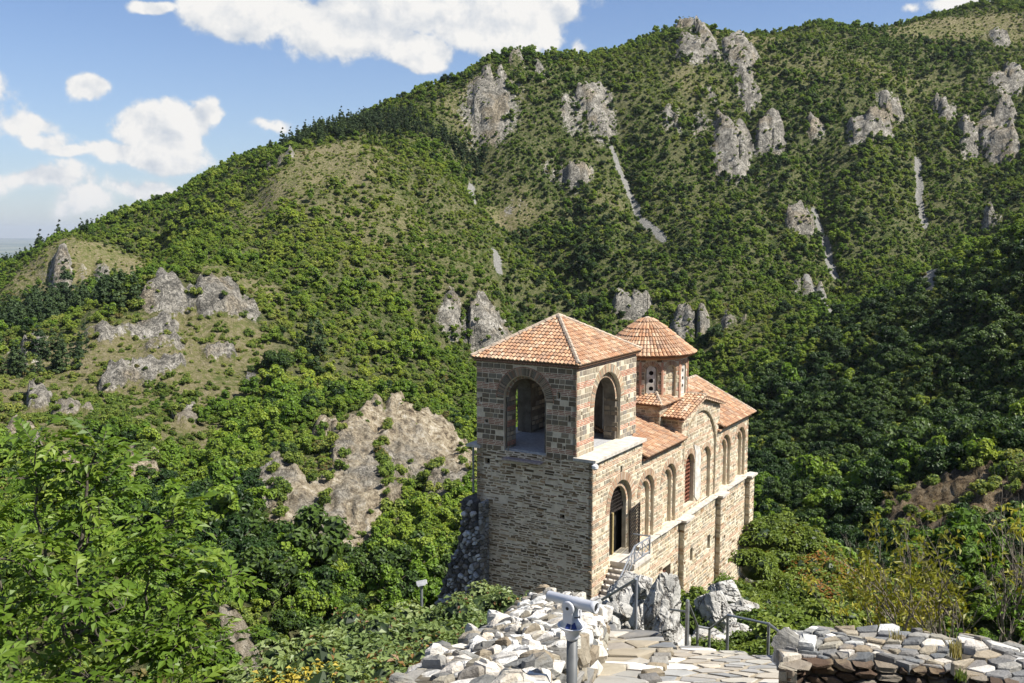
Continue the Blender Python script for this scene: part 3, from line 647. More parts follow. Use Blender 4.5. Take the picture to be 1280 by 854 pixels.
def scatter(name, label, meshes, P, S, seed):
    """a far-off wood that nobody could count: points carrying instances of leaf-clump crowns"""
    r = np.random.RandomState(seed); n = len(P)
    me = bpy.data.meshes.new(name+'_points'); me.vertices.add(n); me.vertices.foreach_set('co', np.asarray(P, np.float32).ravel())
    vattr(me, 'size', S); vattr(me, 'turn', r.uniform(0, 6.28, n))
    a = me.attributes.new('pick', 'INT', 'POINT'); a.data.foreach_set('value', r.randint(0, len(meshes), n).astype(np.int32))
    src = bpy.data.collections.new(name+'_kinds')
    for i, m_ in enumerate(meshes): src.objects.link(bpy.data.objects.new('%s_kind_%d' % (name, i), m_))
    o = link(bpy.data.objects.new(name, me))
    ng = bpy.data.node_groups.new(name, 'GeometryNodeTree')
    ng.interface.new_socket('Geometry', in_out='INPUT', socket_type='NodeSocketGeometry'); ng.interface.new_socket('Geometry', in_out='OUTPUT', socket_type='NodeSocketGeometry')
    N = ng.nodes; L = ng.links
    gi = N.new('NodeGroupInput'); go = N.new('NodeGroupOutput'); ip = N.new('GeometryNodeInstanceOnPoints'); ci = N.new('GeometryNodeCollectionInfo')
    ci.inputs['Collection'].default_value = src; ci.inputs['Separate Children'].default_value = True; ci.inputs['Reset Children'].default_value = True
    def na(nm, t):
        q = N.new('GeometryNodeInputNamedAttribute'); q.data_type = t; q.inputs['Name'].default_value = nm; return q.outputs['Attribute']
    L.new(gi.outputs[0], ip.inputs['Points']); L.new(ci.outputs[0], ip.inputs['Instance']); ip.inputs['Pick Instance'].default_value = True
    L.new(na('pick', 'INT'), ip.inputs['Instance Index'])
    cb = N.new('ShaderNodeCombineXYZ'); L.new(na('turn', 'FLOAT'), cb.inputs[2]); L.new(cb.outputs[0], ip.inputs['Rotation'])
    L.new(na('size', 'FLOAT'), ip.inputs['Scale']); L.new(ip.outputs[0], go.inputs[0])
    md = o.modifiers.new('scatter', 'NODES'); md.node_group = ng
    tag(o, label, kind='stuff'); return o
def build_forest():
    ok = FO['keep'].copy(); ok[FO['idx']] = False
    P = np.stack([FO['X'], FO['Y'], FO['h']-.25], -1)
    for k, nm, lab in ((0, 'green_woodland', 'sunlit green broadleaf woodland covering the mountain slopes'), (1, 'dark_woodland', 'dark green dense woodland on the shaded slopes, shade partly in its leaf colour'),
                       (2, 'scrub', 'low green scrub bushes dotted over the slopes and clearings'), (4, 'bright_woodland', 'bright yellow green woodland on the sunlit slopes, sunlight partly in its leaf colour'), (3, 'pine_woodland', 'dark pine woods along the ridge and the left slope')):
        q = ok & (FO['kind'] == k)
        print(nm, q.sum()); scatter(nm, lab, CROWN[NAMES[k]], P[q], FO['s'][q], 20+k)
build_forest()
# ------------------------------------------------------------------ the church
ZB = -20.0
class CMB(MB):
    """shapes in church coordinates (u along the nave, v across, world z), moved to the church's own base"""
    def mesh(s, *a, **k):
        s.v = [(p[0], p[1], p[2]-ZB) for p in s.v]; return MB.mesh(s, *a, **k)
rnd = random.Random(42)
MAS = m_masonry('masonry_stone'); MAS2 = m_masonry('brick_masonry', bscale=14)
def m_mortar(name, c1, c2):
    c1 = [k*.78 for k in c1]; c2 = [k*.78 for k in c2]; m, g, b, o = mat(name); p = pos(g); n = g.noise(p, 2.0, 6, .65); n2 = g.noise(p, 22, 4, .6)
    g.link(g.mix(g.ss(g.m('ADD', n, g.m('MULTIPLY', n2, .25)), .45, .8), c1, c2), b.inputs['Base Color']); bump(g, b, n2, .7, .02); return m
MORT = m_mortar('lime_mortar', (.58,.50,.37), (.80,.72,.56))
MORT_G = m_mortar('grey_mortar', (.72,.58,.42), (1.0,.84,.62))
MORT_I = m_mortar('shade_plaster', (.12,.10,.08), (.22,.19,.15))  # plaster darkened to paint the bell chamber's interior shade
PLAST = m_mortar('white_plaster', (.50,.46,.40), (.80,.77,.70))
SLABM = m_plain('stone_slab', (.60,.55,.48), .8, vary=.2, scale=3, bmp=.3)
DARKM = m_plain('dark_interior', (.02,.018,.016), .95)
TILEM = m_masonry('roof_tile', bscale=7)
RIDGE = m_plain('ridge_mortar', (.46,.37,.28), .9, vary=.35, scale=6, bmp=.5)
WOODM = m_plain('old_wood', (.11,.065,.04), .8, vary=.4, scale=12, bmp=.3)
IRON = m_plain('dark_iron', (.035,.028,.024), .6, vary=.3)
GREYM = m_plain('grey_painted_metal', (.30,.32,.35), .45, .3, vary=.12, scale=5, spec=.4)
STEEL = m_plain('galvanised_steel', (.36,.37,.38), .42, .55, vary=.18, scale=9, spec=.5)

class Frame:
    def __init__(s, o, sd, n): s.o = Vector(o); s.s = Vector(sd); s.n = Vector(n)
    def p(s, a, z, d=0.0): return Vector((s.o.x + s.s.x*a + s.n.x*d, s.o.y + s.s.y*a + s.n.y*d, z + s.s.z*a))
def FR(u0=0.0, v=0.0): return Frame((u0, v, 0), (1, 0, 0), (0, -1, 0))      # a wall facing right (seen sunlit); a = u
def FF(u=0.0): return Frame((u, 0, 0), (0, -1, 0), (-1, 0, 0))              # a wall facing the viewer; a = -v

def arch(a0, a1, zb, zs, n=14, flat=1.0):
    r = (a1-a0)/2; c = (a0+a1)/2
    return [(a0, zb)] + [(c-r*cos(pi*k/n), zs+r*flat*sin(pi*k/n)) for k in range(n+1)] + [(a1, zb)]
def skin(mb, fr, outer, holes, t, d=0.0, col=(1,1,1), back=False):
    """a wall skin with openings: front face plus the depth of every edge"""
    loops = [outer]+holes; fl = [p for l in loops for p in l]
    tri = tessellate_polygon([[Vector((a, z, 0)) for a, z in l] for l in loops])
    mb.add([fr.p(a, z, d) for a, z in fl], [tuple(x) for x in tri], col)
    if back: mb.add([fr.p(a, z, d-t) for a, z in fl], [tuple(x)[::-1] for x in tri], col)
    for l in loops:
        n = len(l); vs = [fr.p(a, z, d) for a, z in l]+[fr.p(a, z, d-t) for a, z in l]
        mb.add(vs, [(i, (i+1) % n, n+(i+1) % n, n+i) for i in range(n)], col)
def scan(poly, z):
    xs = []
    for i in range(len(poly)):
        a, b = poly[i], poly[(i+1) % len(poly)]
        if (a[1] <= z) != (b[1] <= z): xs.append(a[0]+(z-a[1])*(b[0]-a[0])/(b[1]-a[1]))
    xs.sort(); return list(zip(xs[::2], xs[1::2]))
def inter(A, B): return [(max(a, c), min(b, d)) for a, b in A for c, d in B if min(b, d)-max(a, c) > 0]
def sub(A, B):
    for c, d in B:
        R = []
        for a, b in A:
            if d <= a or c >= b: R.append((a, b)); continue
            if c > a: R.append((a, c))
            if d < b: R.append((d, b))
        A = R
    return A
def spans(outer, holes, z0, z1, pad=.02):
    S = inter(scan(outer, z0+.004), scan(outer, z1-.004))
    for h in holes:
        for z in (z0, (z0+z1)/2, z1):
            S = sub(S, [(a-pad, b+pad) for a, b in scan(h, z)])
    return S
def stone(mb, fr, a0, a1, z0, z1, d, proud, col, jit=.012, bev=.018, sheet=None):
    j = lambda: rnd.uniform(-jit, jit); bv = min(bev, (a1-a0)*.2, (z1-z0)*.25)
    q = [(a0+j(), z0+j()), (a1+j(), z0+j()), (a1+j(), z1+j()), (a0+j(), z1+j())]
    ci = (a0+a1)/2, (z0+z1)/2; i = [(x+(bv if x < ci[0] else -bv), y+(bv if y < ci[1] else -bv)) for x, y in q]
    vs = [fr.p(x, y, d-.01) for x, y in q]+[fr.p(x, y, d+proud+rnd.uniform(-.006, .006)) for x, y in i]
    (mb if sheet is None else sheet).add(vs, [(4,5,6,7), (0,1,5,4), (1,2,6,5), (2,3,7,6), (3,0,4,7)], col)
def vary(c, a): k = .78*rnd.uniform(1-a, 1+a); h = rnd.uniform(-a*.25, a*.25); return (c[0]*(k+h), c[1]*k, c[2]*(k-h))
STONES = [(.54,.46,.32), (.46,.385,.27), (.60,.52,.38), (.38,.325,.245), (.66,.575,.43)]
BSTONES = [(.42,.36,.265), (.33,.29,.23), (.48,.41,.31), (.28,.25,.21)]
SHADE_STONES = [(.27,.21,.145), (.33,.265,.185), (.21,.165,.115), (.38,.305,.215), (.29,.24,.18)]  # darker palette: shade painted into the blocks of front-facing walls
SLATES = [(.27,.185,.105), (.36,.25,.145), (.17,.115,.066), (.46,.33,.20), (.56,.43,.28)]
RBRICKS = [(.50,.225,.15), (.56,.27,.18), (.44,.19,.13)]
BRICKS = [(.50,.32,.21), (.56,.38,.26), (.43,.26,.17), (.60,.44,.31)]
def lay(fr, outer, holes, style, mb_s, mb_b, d=0.0, rings=(), z_from=None, z_to=None, singles=None, limit=0):
    """lays courses of stone and brick over a wall region, round its openings"""
    zs = [z for a, z in outer]; z = min(zs) if z_from is None else z_from; top = max(zs) if z_to is None else z_to
    H = list(holes)+list(rings); k = rnd.randrange(3); made = 0
    while z < top-.03:
        if style == 'belfry': seq = ['s', 's', 'b', 'b', 'b', 's', 's', 's', 'b', 'b', 'b', 'b']
        elif style == 'mixed': seq = ['s', 'b', 'b', 's', 's', 'b', 'b', 'b', 's', 'r', 's', 'b', 'b']
        elif style == 'rough': seq = ['r', 's', 'b', 'r', 'r', 'b', 'b', 'b', 'r', 'r', 's']
        elif style == 'slate': seq = ['l']
        kind = seq[k % len(seq)]; k += 1
        if kind == 's': h = rnd.uniform(.19, .26) if style == 'belfry' else rnd.uniform(.16, .235); gap = .042
        elif kind == 'b': h = .055 if style == 'belfry' else .06; gap = .032
        elif kind == 'r': h = rnd.uniform(.12, .22); gap = .045
        else: h = rnd.uniform(.06, .14); gap = rnd.uniform(.018, .05)
        z1 = min(z+h, top)
        if z1-z > .03:
            for s0, s1 in spans(outer, H, z, z1):
                a = s0+.01
                while a < s1-.05:
                    if kind == 's': w = rnd.uniform(.24, .5) if style == 'belfry' else rnd.uniform(.18, .42)
                    elif kind == 'b': w = rnd.uniform(.28, .40)
                    elif kind == 'r': w = rnd.uniform(.16, .60)
                    else: w = rnd.uniform(.14, .62)
                    w = min(w, s1-a-.01); b = a+w
                    if s1-b < .14: b = s1-.01
                    if kind == 'b': stone(mb_b, fr, a, b, z, z1, d, rnd.uniform(.006, .022), vary(rnd.choice(RBRICKS if style == 'belfry' else BRICKS), .18), .004, .006)
                    elif kind == 'l':
                        if rnd.random() < .88:
                            dz = rnd.uniform(-.035, .035); hh = h*rnd.uniform(.55, 1.05)
                            if fr.n.x < -.5 and -a < 3.2 and rnd.random() < .10+.25*(sin(z*2.1) > .45):
                                stone(mb_b, fr, a, min(b, a+.35), z, z+.062, d, .015, vary(rnd.choice(BRICKS), .2), .006, .006)
                            else: stone(mb_s, fr, a, b, z+dz, z+dz+hh, d, rnd.uniform(.01, .05), vary(rnd.choice(SLATES), .25), .022, .02)
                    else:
                        pal = SHADE_STONES if style == 'belfry' and fr.n.x < -.5 else STONES
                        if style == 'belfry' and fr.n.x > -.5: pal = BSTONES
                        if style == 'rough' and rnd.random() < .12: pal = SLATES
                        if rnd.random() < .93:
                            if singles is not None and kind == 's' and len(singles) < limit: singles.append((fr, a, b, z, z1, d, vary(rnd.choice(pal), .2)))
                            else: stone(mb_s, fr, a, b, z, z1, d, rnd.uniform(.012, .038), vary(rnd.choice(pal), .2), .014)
                    a = b+(.045 if kind != 'l' else rnd.uniform(.04, .12))
        z = z1+gap
def ring(fr, c, zs, r0, r1, mb, d=0.0, n=None, cols=BRICKS, alt=True, a0=0.0, a1=pi, proud=.035):
    """radial bricks of an arch"""
    n = n or int((a1-a0)*(r0+r1)/2/.095)
    for k in range(n):
        t0 = a0+(a1-a0)*(k+.10)/n; t1 = a0+(a1-a0)*(k+.90)/n
        q = [(c+r*cos(t), zs+r*sin(t)) for r, t in ((r0, t0), (r1, t0), (r1, t1), (r0, t1))]
        co = vary(rnd.choice(cols if not alt or k % 3 else STONES), .18)
        vs = [fr.p(x, y, d-.01) for x, y in q]+[fr.p(x, y, d+proud) for x, y in q]
        mb.add(vs, [(4,5,6,7), (0,1,5,4), (1,2,6,5), (2,3,7,6), (3,0,4,7)], co)
def ring_poly(c, zs, r, zb=None):
    zb = zs if zb is None else zb
    return arch(c-r, c+r, zb, zs)
TILES = [(.55,.33,.20), (.51,.295,.175), (.58,.375,.24), (.46,.255,.15), (.64,.47,.32), (.53,.35,.23), (.41,.26,.175), (.56,.35,.215)]
def tile_at(mb, p, s, t, n, w, L, col):
    """one barrel tile: p centre of its lower end, s across, t up the slope, n out of the roof"""
    r = w*.5; vs = []
    for (k, rr, lift) in ((0, r, .055), (L, r*.82, .018)):
        for i in range(5):
            a = pi*i/4; vs.append(p + t*k + s*(rr*cos(a)) + n*(lift+rr*.85*sin(a)))
    mb.add(vs, [(i, i+1, 6+i, 5+i) for i in range(4)]+[(0, 4, 3, 2, 1)], col)
def roof(parts, parent, name, poly, tw=.235, row=.31, base=.07, mats=None):
    """one roof slope: a slab with rows of barrel tiles laid on it"""
    P = [Vector(p) for p in poly]; n = Vector((0,0,0))
    for i in range(len(P)):
        a, b = P[i], P[(i+1) % len(P)]; n += Vector(((a.y-b.y)*(a.z+b.z), (a.z-b.z)*(a.x+b.x), (a.x-b.x)*(a.y+b.y)))
    n.normalize(); n = n if n.z > 0 else -n
    s = n.cross(Vector((0,0,1))).normalized(); t = n.cross(s).normalized(); t = t if t.z > 0 else -t
    o = P[0]; Q = [((p-o).dot(s), (p-o).dot(t)) for p in P]
    mb = CMB(); mt = CMB(); cnt = len(P)
    mb.add(P+[p-n*base for p in P], [tuple(range(cnt)), tuple(range(2*cnt-1, cnt-1, -1))]+[(i, (i+1) % cnt, cnt+(i+1) % cnt, cnt+i) for i in range(cnt)], (.20,.12,.08))
    sw = [(y, x) for x, y in Q]; smin = min(x for x, y in Q); smax = max(x for x, y in Q)
    N = max(1, round((smax-smin)/tw)); w = (smax-smin)/N
    for k in range(N):
        a = smin+(k+.5)*w
        for t0, t1 in scan(sw, a):
            y = t0-.05; 
            while y < t1-.10:
                L = min(row*1.22, t1-y+.05); 
                tile_at(mt, o+s*(a+rnd.uniform(-.012,.012))+t*y+n*rnd.uniform(0,.012), s, t, n, w*1.04, L, vary(rnd.choice(TILES), .16)); y += row
    sl = mb.build('roof_slope', MAS2, parent); tl = mt.build('roof_tiles', TILEM, sl); tag(tl, kind='stuff'); return sl
def ridge(parent, a, b, r=.13):
    a = Vector(a); b = Vector(b); n = max(2, int((b-a).length/.4)); mb = CMB()
    for k in range(n):
        p = a.lerp(b, k/n); q = a.lerp(b, (k+1.12)/n)
        mb.tube([p, q], [r*rnd.uniform(.95, 1.1), r*rnd.uniform(.8, .9)], 7, col=(.5,.4,.3))
    return mb.build('ridge_tiles', RIDGE, parent)

LAB_CH = 'medieval stone and brick church with bell tower and terracotta tiled roofs on the crag'
church = empty('church', (N2[0], N2[1], ZB), LAB_CH, 'church', rz=atan2(A2[1], A2[0]))
tag(church)

def wall_part(name, fr, outer, holes, t, style, d=0.0, mort=MORT, rings=(), back=False, skip_lay=False, **kw):
    mb = CMB(); skin(mb, fr, outer, holes, t, d, back=back); w = mb.build(name, mort, church)
    if not skip_lay:
        ms, mk = CMB(), CMB(); lay(fr, outer, holes, style, ms, mk, d, rings, **kw)
        if ms.f: tag(ms.build('wall_stones', MAS, w), kind='stuff')
        if mk.f: tag(mk.build('wall_bricks', MAS2, w), kind='stuff')
    return w
def add_rings(w, spec):
    mk = CMB()
    for a in spec: ring(*a[:5], mk, **(a[5] if len(a) > 5 else {}))
    return tag(mk.build('arch_bricks', MAS2, w), kind='stuff')
def single_stones(w, singles):
    """the squared blocks of the bell tower that can be told apart: a part each, sharing eight shapes"""
    kinds = []
    for k in range(8):
        mb = MB(); j = lambda: rnd.uniform(-.03, .03); b = .05
        q = [(-.5+j(), -.5+j()), (.5+j(), -.5+j()), (.5+j(), .5+j()), (-.5+j(), .5+j())]; i = [(x*(1-b*1.4), y*(1-b*2)) for x, y in q]
        vs = [(x, 0, y) for x, y in q]+[(x, -1+rnd.uniform(-.15,.15), y) for x, y in i]
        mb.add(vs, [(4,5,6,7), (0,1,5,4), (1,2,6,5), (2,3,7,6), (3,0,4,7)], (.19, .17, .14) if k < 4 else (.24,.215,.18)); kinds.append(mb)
    meshes = {}
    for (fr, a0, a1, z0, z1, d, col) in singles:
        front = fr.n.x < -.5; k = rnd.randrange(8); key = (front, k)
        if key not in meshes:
            c = vary(rnd.choice(SHADE_STONES if front else BSTONES), .2); kinds[k].c = [c]*5; meshes[key] = kinds[k].mesh('stone', MAS)
        o = bpy.data.objects.new('stone', meshes[key]); p = fr.p((a0+a1)/2, (z0+z1)/2-ZB, d-.008)
        o.location = p; o.rotation_euler = (0, 0, -pi/2 if front else 0)
        o.scale = (a1-a0, rnd.uniform(.018, .045), z1-z0); link(o, w)

def build_church():
    # ---------------- tower body below the bell chamber, seen in shade
    fr = FF(0)
    lo = [(-7.1, -27), (0, -27), (0, -11.68), (-7.1, -11.68)]
    put = []
    for a, z, w_, h_ in ((-1.9, -14.9, .28, .24), (-.75, -15.75, .34, .16), (-6.6, -12.55, .34, .34), (-5.9, -12.4, .2, .16), (-3.4, -17.2, .18, .2), (-5.2, -18.2, .16, .2)):
        put.append([(a, z), (a+w_, z), (a+w_, z+h_), (a, z+h_)])
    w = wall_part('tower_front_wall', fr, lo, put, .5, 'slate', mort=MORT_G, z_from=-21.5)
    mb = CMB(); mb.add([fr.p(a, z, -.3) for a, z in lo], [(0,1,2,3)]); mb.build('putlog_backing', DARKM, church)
    # ---------------- long sunlit wall
    fr = FR(0, 0)
    top = [(25.6, -27), (25.6, -13.25), (19.25, -13.25), (19.25, -11.55)] + [(15.75+3.5*cos(t), -11.55+.95*sin(t)) for t in np.linspace(.12, pi-.12, 9)] + [(12.3, -11.45), (12.3, -12.75), (6.3, -12.75), (6.3, -11.68), (0, -11.68)]
    LED = -17.72
    upper = [(0, -19.0), (5.6, -19.0), (5.6, LED), (25.6, LED)] + [p for p in top if p[1] > -14 ]
    door_o = arch(2.05, 4.85, -17.5, -14.75)
    b1 = arch(6.05, 8.05, LED+.06, -14.85); b2 = arch(9.4, 11.45, LED+.06, -14.9)
    b4 = arch(19.55, 21.65, LED+.06, -14.95); b5 = arch(22.9, 24.95, LED+.06, -14.95)
    big = arch(12.75, 18.6, LED+.06, -14.35)
    slit = [(3.35, -13.2), (3.62, -13.2), (3.62, -12.55), (3.35, -12.55)]
    OUT = [door_o, b1, b2, big, b4, b5, slit]
    R = []
    rg = [(fr, 3.45, -14.75, 1.42, 1.85), (fr, 7.05, -14.85, 1.02, 1.4), (fr, 10.42, -14.9, 1.05, 1.42), (fr, 20.6, -14.95, 1.07, 1.4), (fr, 23.92, -14.95, 1.05, 1.38),
          (fr, 15.67, -14.35, 2.94, 3.14, dict(alt=False, cols=STONES))]
    rp = [ring_poly(c, zs, r1) for (_, c, zs, r0, r1, *_k) in rg]
    w = wall_part('long_upper_wall', fr, upper, OUT, .22, 'mixed', rings=rp); add_rings(w, rg)
    # second order of each arch, set back behind the first
    d1 = -.20
    win = arch(13.35, 14.9, LED+.45, -14.75)
    b3 = arch(16.2, 17.95, LED+.06, -14.95)
    inner = [('door', arch(1.9, 5.0, -17.6, -14.6), [arch(2.3, 4.6, -17.5, -14.85)], 1.15, 1.38, 3.45, -14.85), ('b1', arch(5.9, 8.2, LED, -14.8), [arch(6.35, 7.8, LED+.06, -14.95)], .74, .98, 7.07, -14.95),
             ('b2', arch(9.3, 11.6, LED, -14.8), [arch(9.7, 11.2, LED+.06, -15.0)], .76, 1.0, 10.45, -15.0), ('big', arch(12.6, 18.8, LED, -14.3), [win, b3], None, None, 0, 0),
             ('b4', arch(19.4, 21.8, LED, -14.9), [arch(19.85, 21.4, LED+.06, -15.05)], .79, 1.03, 20.62, -15.05), ('b5', arch(22.75, 25.1, LED, -14.9), [arch(23.2, 24.7, LED+.06, -15.05)], .76, 1.0, 23.95, -15.05)]
    for nm, o_, h_, r0, r1, c, zs in inner:
        rr = [ring_poly(c, zs, r1)] if r0 else [ring_poly(14.12, -14.75, 1.15), ring_poly(17.07, -14.95, 1.2)]
        if nm == 'big':
            w = wall_part('arched_bay_wall', fr, o_, h_, .3, 'mixed', d1+.07, rings=rr)
            add_rings(w, [(fr, 14.12, -14.75, .79, 1.12, dict(d=d1+.07)), (fr, 17.07, -14.95, .89, 1.18, dict(d=d1+.07))])
        else:
            w = wall_part('arched_bay_wall', fr, o_, h_, .25, 'mixed', d1, rings=rr); add_rings(w, [(fr, c, zs, r0, r1, dict(d=d1, proud=.02))])
    # backs of the blind arches
    for a0, a1, dd in ((5.8, 8.3, -.42), (9.2, 11.7, -.42), (19.3, 21.9, -.42), (22.7, 25.2, -.42), (16.0, 18.1, -.36)):
        wall_part('blind_arch_panel', fr, [(a0, LED), (a1, LED), (a1, -13.6), (a0, -13.6)], [], .05, 'mixed', dd)
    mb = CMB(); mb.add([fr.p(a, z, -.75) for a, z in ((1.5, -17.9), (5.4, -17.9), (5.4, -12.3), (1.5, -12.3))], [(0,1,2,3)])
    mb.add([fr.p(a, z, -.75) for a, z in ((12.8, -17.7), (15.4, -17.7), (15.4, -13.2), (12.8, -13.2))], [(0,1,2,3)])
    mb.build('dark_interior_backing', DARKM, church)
    # white plaster left beside the window
    mb = CMB(); pts = [(14.98,-17.0),(15.5,-17.35),(16.0,-17.2),(16.06,-16.1),(15.85,-15.2),(16.0,-14.5),(15.75,-13.85),(15.1,-13.6),(14.7,-13.5),(14.95,-14.0),(15.0,-15.5)]
    mb.add([fr.p(a, z, d1+.135) for a, z in pts]+[fr.p(a, z, d1+.05) for a, z in pts], [tuple(range(11))]+[(i, (i+1) % 11, 11+(i+1) % 11, 11+i) for i in range(11)]); mb.build('plaster_patch', PLAST, church)
    mb = CMB(); pts = [(20.05,-16.9),(20.9,-17.0),(21.2,-16.2),(20.8,-15.7),(20.1,-15.9)]
    mb.add([fr.p(a+2.9, z, -.375) for a, z in pts], [tuple(range(5))]); mb.build('plaster_patch', PLAST, church)
    # ---------------- lower wall, a step proud of the upper
    dl = .16
    low = [(5.6, -27), (25.7, -27), (25.7, LED-.03), (5.6, LED-.03)]
    def rect(a0, a1, z0, z1): return [(a0, z0), (a1, z0), (a1, z1), (a0, z1)]
    wl = rect(9.2, 10.45, -21.4, -20.05); s1 = rect(13.65, 14.2, -21.0, -20.1); s2 = rect(19.9, 20.35, -21.1, -20.15); s3 = rect(16.9, 17.45, -21.1, -20.1); s4 = rect(22.0, 22.2, -18.6, -18.35)
    w = wall_part('long_lower_wall', fr, low, [wl, s1, s2, s3, s4], .5, 'rough', dl, z_from=-26.2)
    st = wall_part('stair_side_wall', fr, [(0, -27), (5.6, -27), (5.6, -19.0), (0, -19.0)], [], .4, 'mixed', -.001, z_from=-21)
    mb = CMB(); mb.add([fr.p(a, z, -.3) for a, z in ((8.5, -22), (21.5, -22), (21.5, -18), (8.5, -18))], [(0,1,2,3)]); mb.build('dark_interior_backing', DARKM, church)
    # pilasters and ledge
    for a0, a1 in ((11.75, 12.75), (18.45, 19.45), (24.75, 25.72)):
        f2 = FR(0, 0); o_ = rect(a0, a1, -27, LED-.05)
        w = wall_part('pilaster', f2, o_, [], .5, 'rough', .52, z_from=-26.2)
        ms, mk = CMB(), CMB(); f3 = Frame((a0, 0, 0), (0, -1, 0), (-1, 0, 0)); lay(f3, rect(.17, .52, -26, LED-.05), [], 'rough', ms, mk, 0)
        tag(ms.build('side_stones', MAS, w), kind='stuff')
        cb = CMB(); cb.box((( a0+a1)/2+.05, -.40, LED+.02), a1-a0+.42, .62, .13); cb.build('pilaster_cap', SLABM, church)
    a = 5.5
    mb = CMB()
    while a < 25.8:
        L = rnd.uniform(.7, 1.3); b = min(a+L, 25.9); mb.box(((a+b)/2, -.14+rnd.uniform(-.02,.02), LED+.02+rnd.uniform(-.012,.012)), b-a-.02, .44, .09, Euler((radians(-6), 0, 0))); a = b
    mb.build('ledge_slabs', SLABM, church)
    for k in range(26):      # loose stones on the ledge
        pass
    # ---------------- far end (apse side) and left side: plain masonry
    fb = Frame((25.6, 0, 0), (0, 1, 0), (1, 0, 0)); wall_part('east_wall', fb, [(0, -27), (7.1, -27), (7.1, -13.25), (0, -13.25)], [], .4, 'rough', 0, z_from=-19)
    fl = Frame((0, 7.1, 0), (-1, 0, 0), (0, 1, 0)); wall_part('left_long_wall', fl, [(-25.6, -30), (0, -30), (0, -11.7), (-6.3, -11.7), (-6.3, -12.75), (-25.6, -12.75)], [], .4, 'slate', 0, mort=MORT_G, z_from=-16)
    # ---------------- window lattice, door, stair
    mb = CMB()
    for k in range(6): a = 13.42+k*.27; mb.box((a, .42, -15.9), .05, .05, 3.6)
    for k in range(13): mb.box((14.12, .40, -17.1+k*.26), 1.5, .06, .07)
    o = mb.build('wooden_window_lattice', m_plain('red_brown_lattice', (.22,.085,.05), .8), church)
    mb = CMB()
    for k in range(4): mb.box((9.35+k*.3, .18, -20.7), .04, .04, 1.35)
    for k in range(6): mb.box((9.82, .16, -21.3+k*.24), 1.2, .06, .08)
    mb.build('wooden_window_lattice', m_plain('brown_lattice', (.16,.07,.045), .8), church)
    def lattice(mb, p0, p1, z0, z1, nv, nh, th=.035, top=None):
        p0 = Vector(p0); p1 = Vector(p1); d = p1-p0; ang = atan2(d.y, d.x)
        for k in range(nv+1):
            q = p0+d*(k/nv); zt = z1 if top is None else top(k/nv)
            wd = th*1.7 if k in (0, nv) else th; mb.box((q.x, q.y, (z0+zt)/2), wd, wd, zt-z0, Euler((0,0,ang)))
        for k in range(nh+1):
            z = z0+(z1-z0)*k/nh; wd = th*1.7 if k in (0, nh) else th
            f0, f1 = 0.0, 1.0
            if top is not None:
                ok = [t for t in np.linspace(0, 1, 21) if top(t) >= z-.001]
                if not ok: continue
                f0, f1 = ok[0], ok[-1]
            q = p0+d*((f0+f1)/2); mb.box((q.x, q.y, z), d.length*(f1-f0), wd, wd, Euler((0,0,ang)))
    mb = CMB(); tp = lambda t: -14.85+sqrt(max(0, 1.15**2-(t*2.3-1.15)**2))
    lattice(mb, (2.3, .40, 0), (3.0, .40, 0), -17.45, -15.15, 4, 12)
    lattice(mb, (2.3, .42, 0), (4.6, .42, 0), -15.15, -13.7, 12, 7, top=tp)
    mb.box((3.45, .42, -15.15), 2.3, .09, .09); mb.build('iron_door_grille', IRON, church)
    mb = CMB(); lattice(mb, (3.75, -.42, 0), (5.45, -.25, 0), -17.40, -15.05, 8, 13, .04); dl_ = mb.build('iron_door_leaf', IRON, church); tag(dl_, 'iron lattice door leaf standing open')
    mb = CMB(); mb.box((3.15, .35, -16.3), .16, .12, 2.3, col=(.5,.4,.25)); mb.build('door_post', m_plain('ochre_wood', (.36,.28,.13), .8), church)
    # landing and steps
    mb = CMB(); mb.box((3.32, -.72, -17.62), 2.25, 1.4, .24); mb.build('door_landing', SLABM, church)
    mb = CMB(); mb.box((3.32, -.72, -19.5), 2.2, 1.3, 3.5); w = mb.build('landing_base', MORT, church)
    ms, mk = CMB(), CMB(); lay(FR(0, -1.37), rect(2.24, 4.4, -21.2, -17.75), [], 'rough', ms, mk, 0); tag(ms.build('base_stones', MAS, w), kind='stuff')
    for k in range(8):
        z = -17.74-(k+1)*.215; u1 = 2.22-k*.27; s = CMB(); s.box((u1-.14, -.72, z+.08), .34, 1.34, .07); s.box((u1-.10, -.72, z-.75), .26, 1.30, 1.6); s.build('stair_step', SLABM, church)
    # ---------------- terrace slabs and bell chamber
    mb = CMB(); mb.box((3.1, .42, -11.60), 6.5, 1.30, .16); tag(mb.build('terrace_slab', SLABM, church), 'bright stone terrace slab along the sunlit side')
    mb = CMB(); mb.box((3.1, 7.25, -11.60), 6.5, .9, .16); mb.build('terrace_slab', SLABM, church)
    mb = CMB(); mb.box((3.6, 4.0, -11.62), 6.9, 6.0, .14); mb.build('chamber_floor', m_plain('grey_floor', (.42,.42,.42), .9), church)
    mb = CMB(); mb.box((-.12, 4.05, -12.02), .62, 2.35, .10); tag(mb.build('sill_slab', m_plain('pink_sill', (.42,.34,.31), .9), church), 'pinkish stone sill below the front arch')
    bz0, bz1 = -11.68, -6.86
    fr = FF(0); box_ = [(-7.1, bz0), (-.95, bz0), (-.95, bz1), (-7.1, bz1)]
    ho = [arch(-5.35, -2.75, bz0-.0+.02, -8.8)]; hi = [arch(-5.15, -2.95, bz0+.02, -8.75)]
    pl = [rect(-6.55, -6.33, -8.05, -7.8), rect(-2.1, -1.9, -8.55, -8.2), rect(-6.9, -6.75, -9.15, -8.85), rect(-1.45, -1.3, -9.7, -9.35), rect(-6.6, -6.35, -10.25, -10.05), rect(-1.75, -1.6, -11.2, -11.0)]
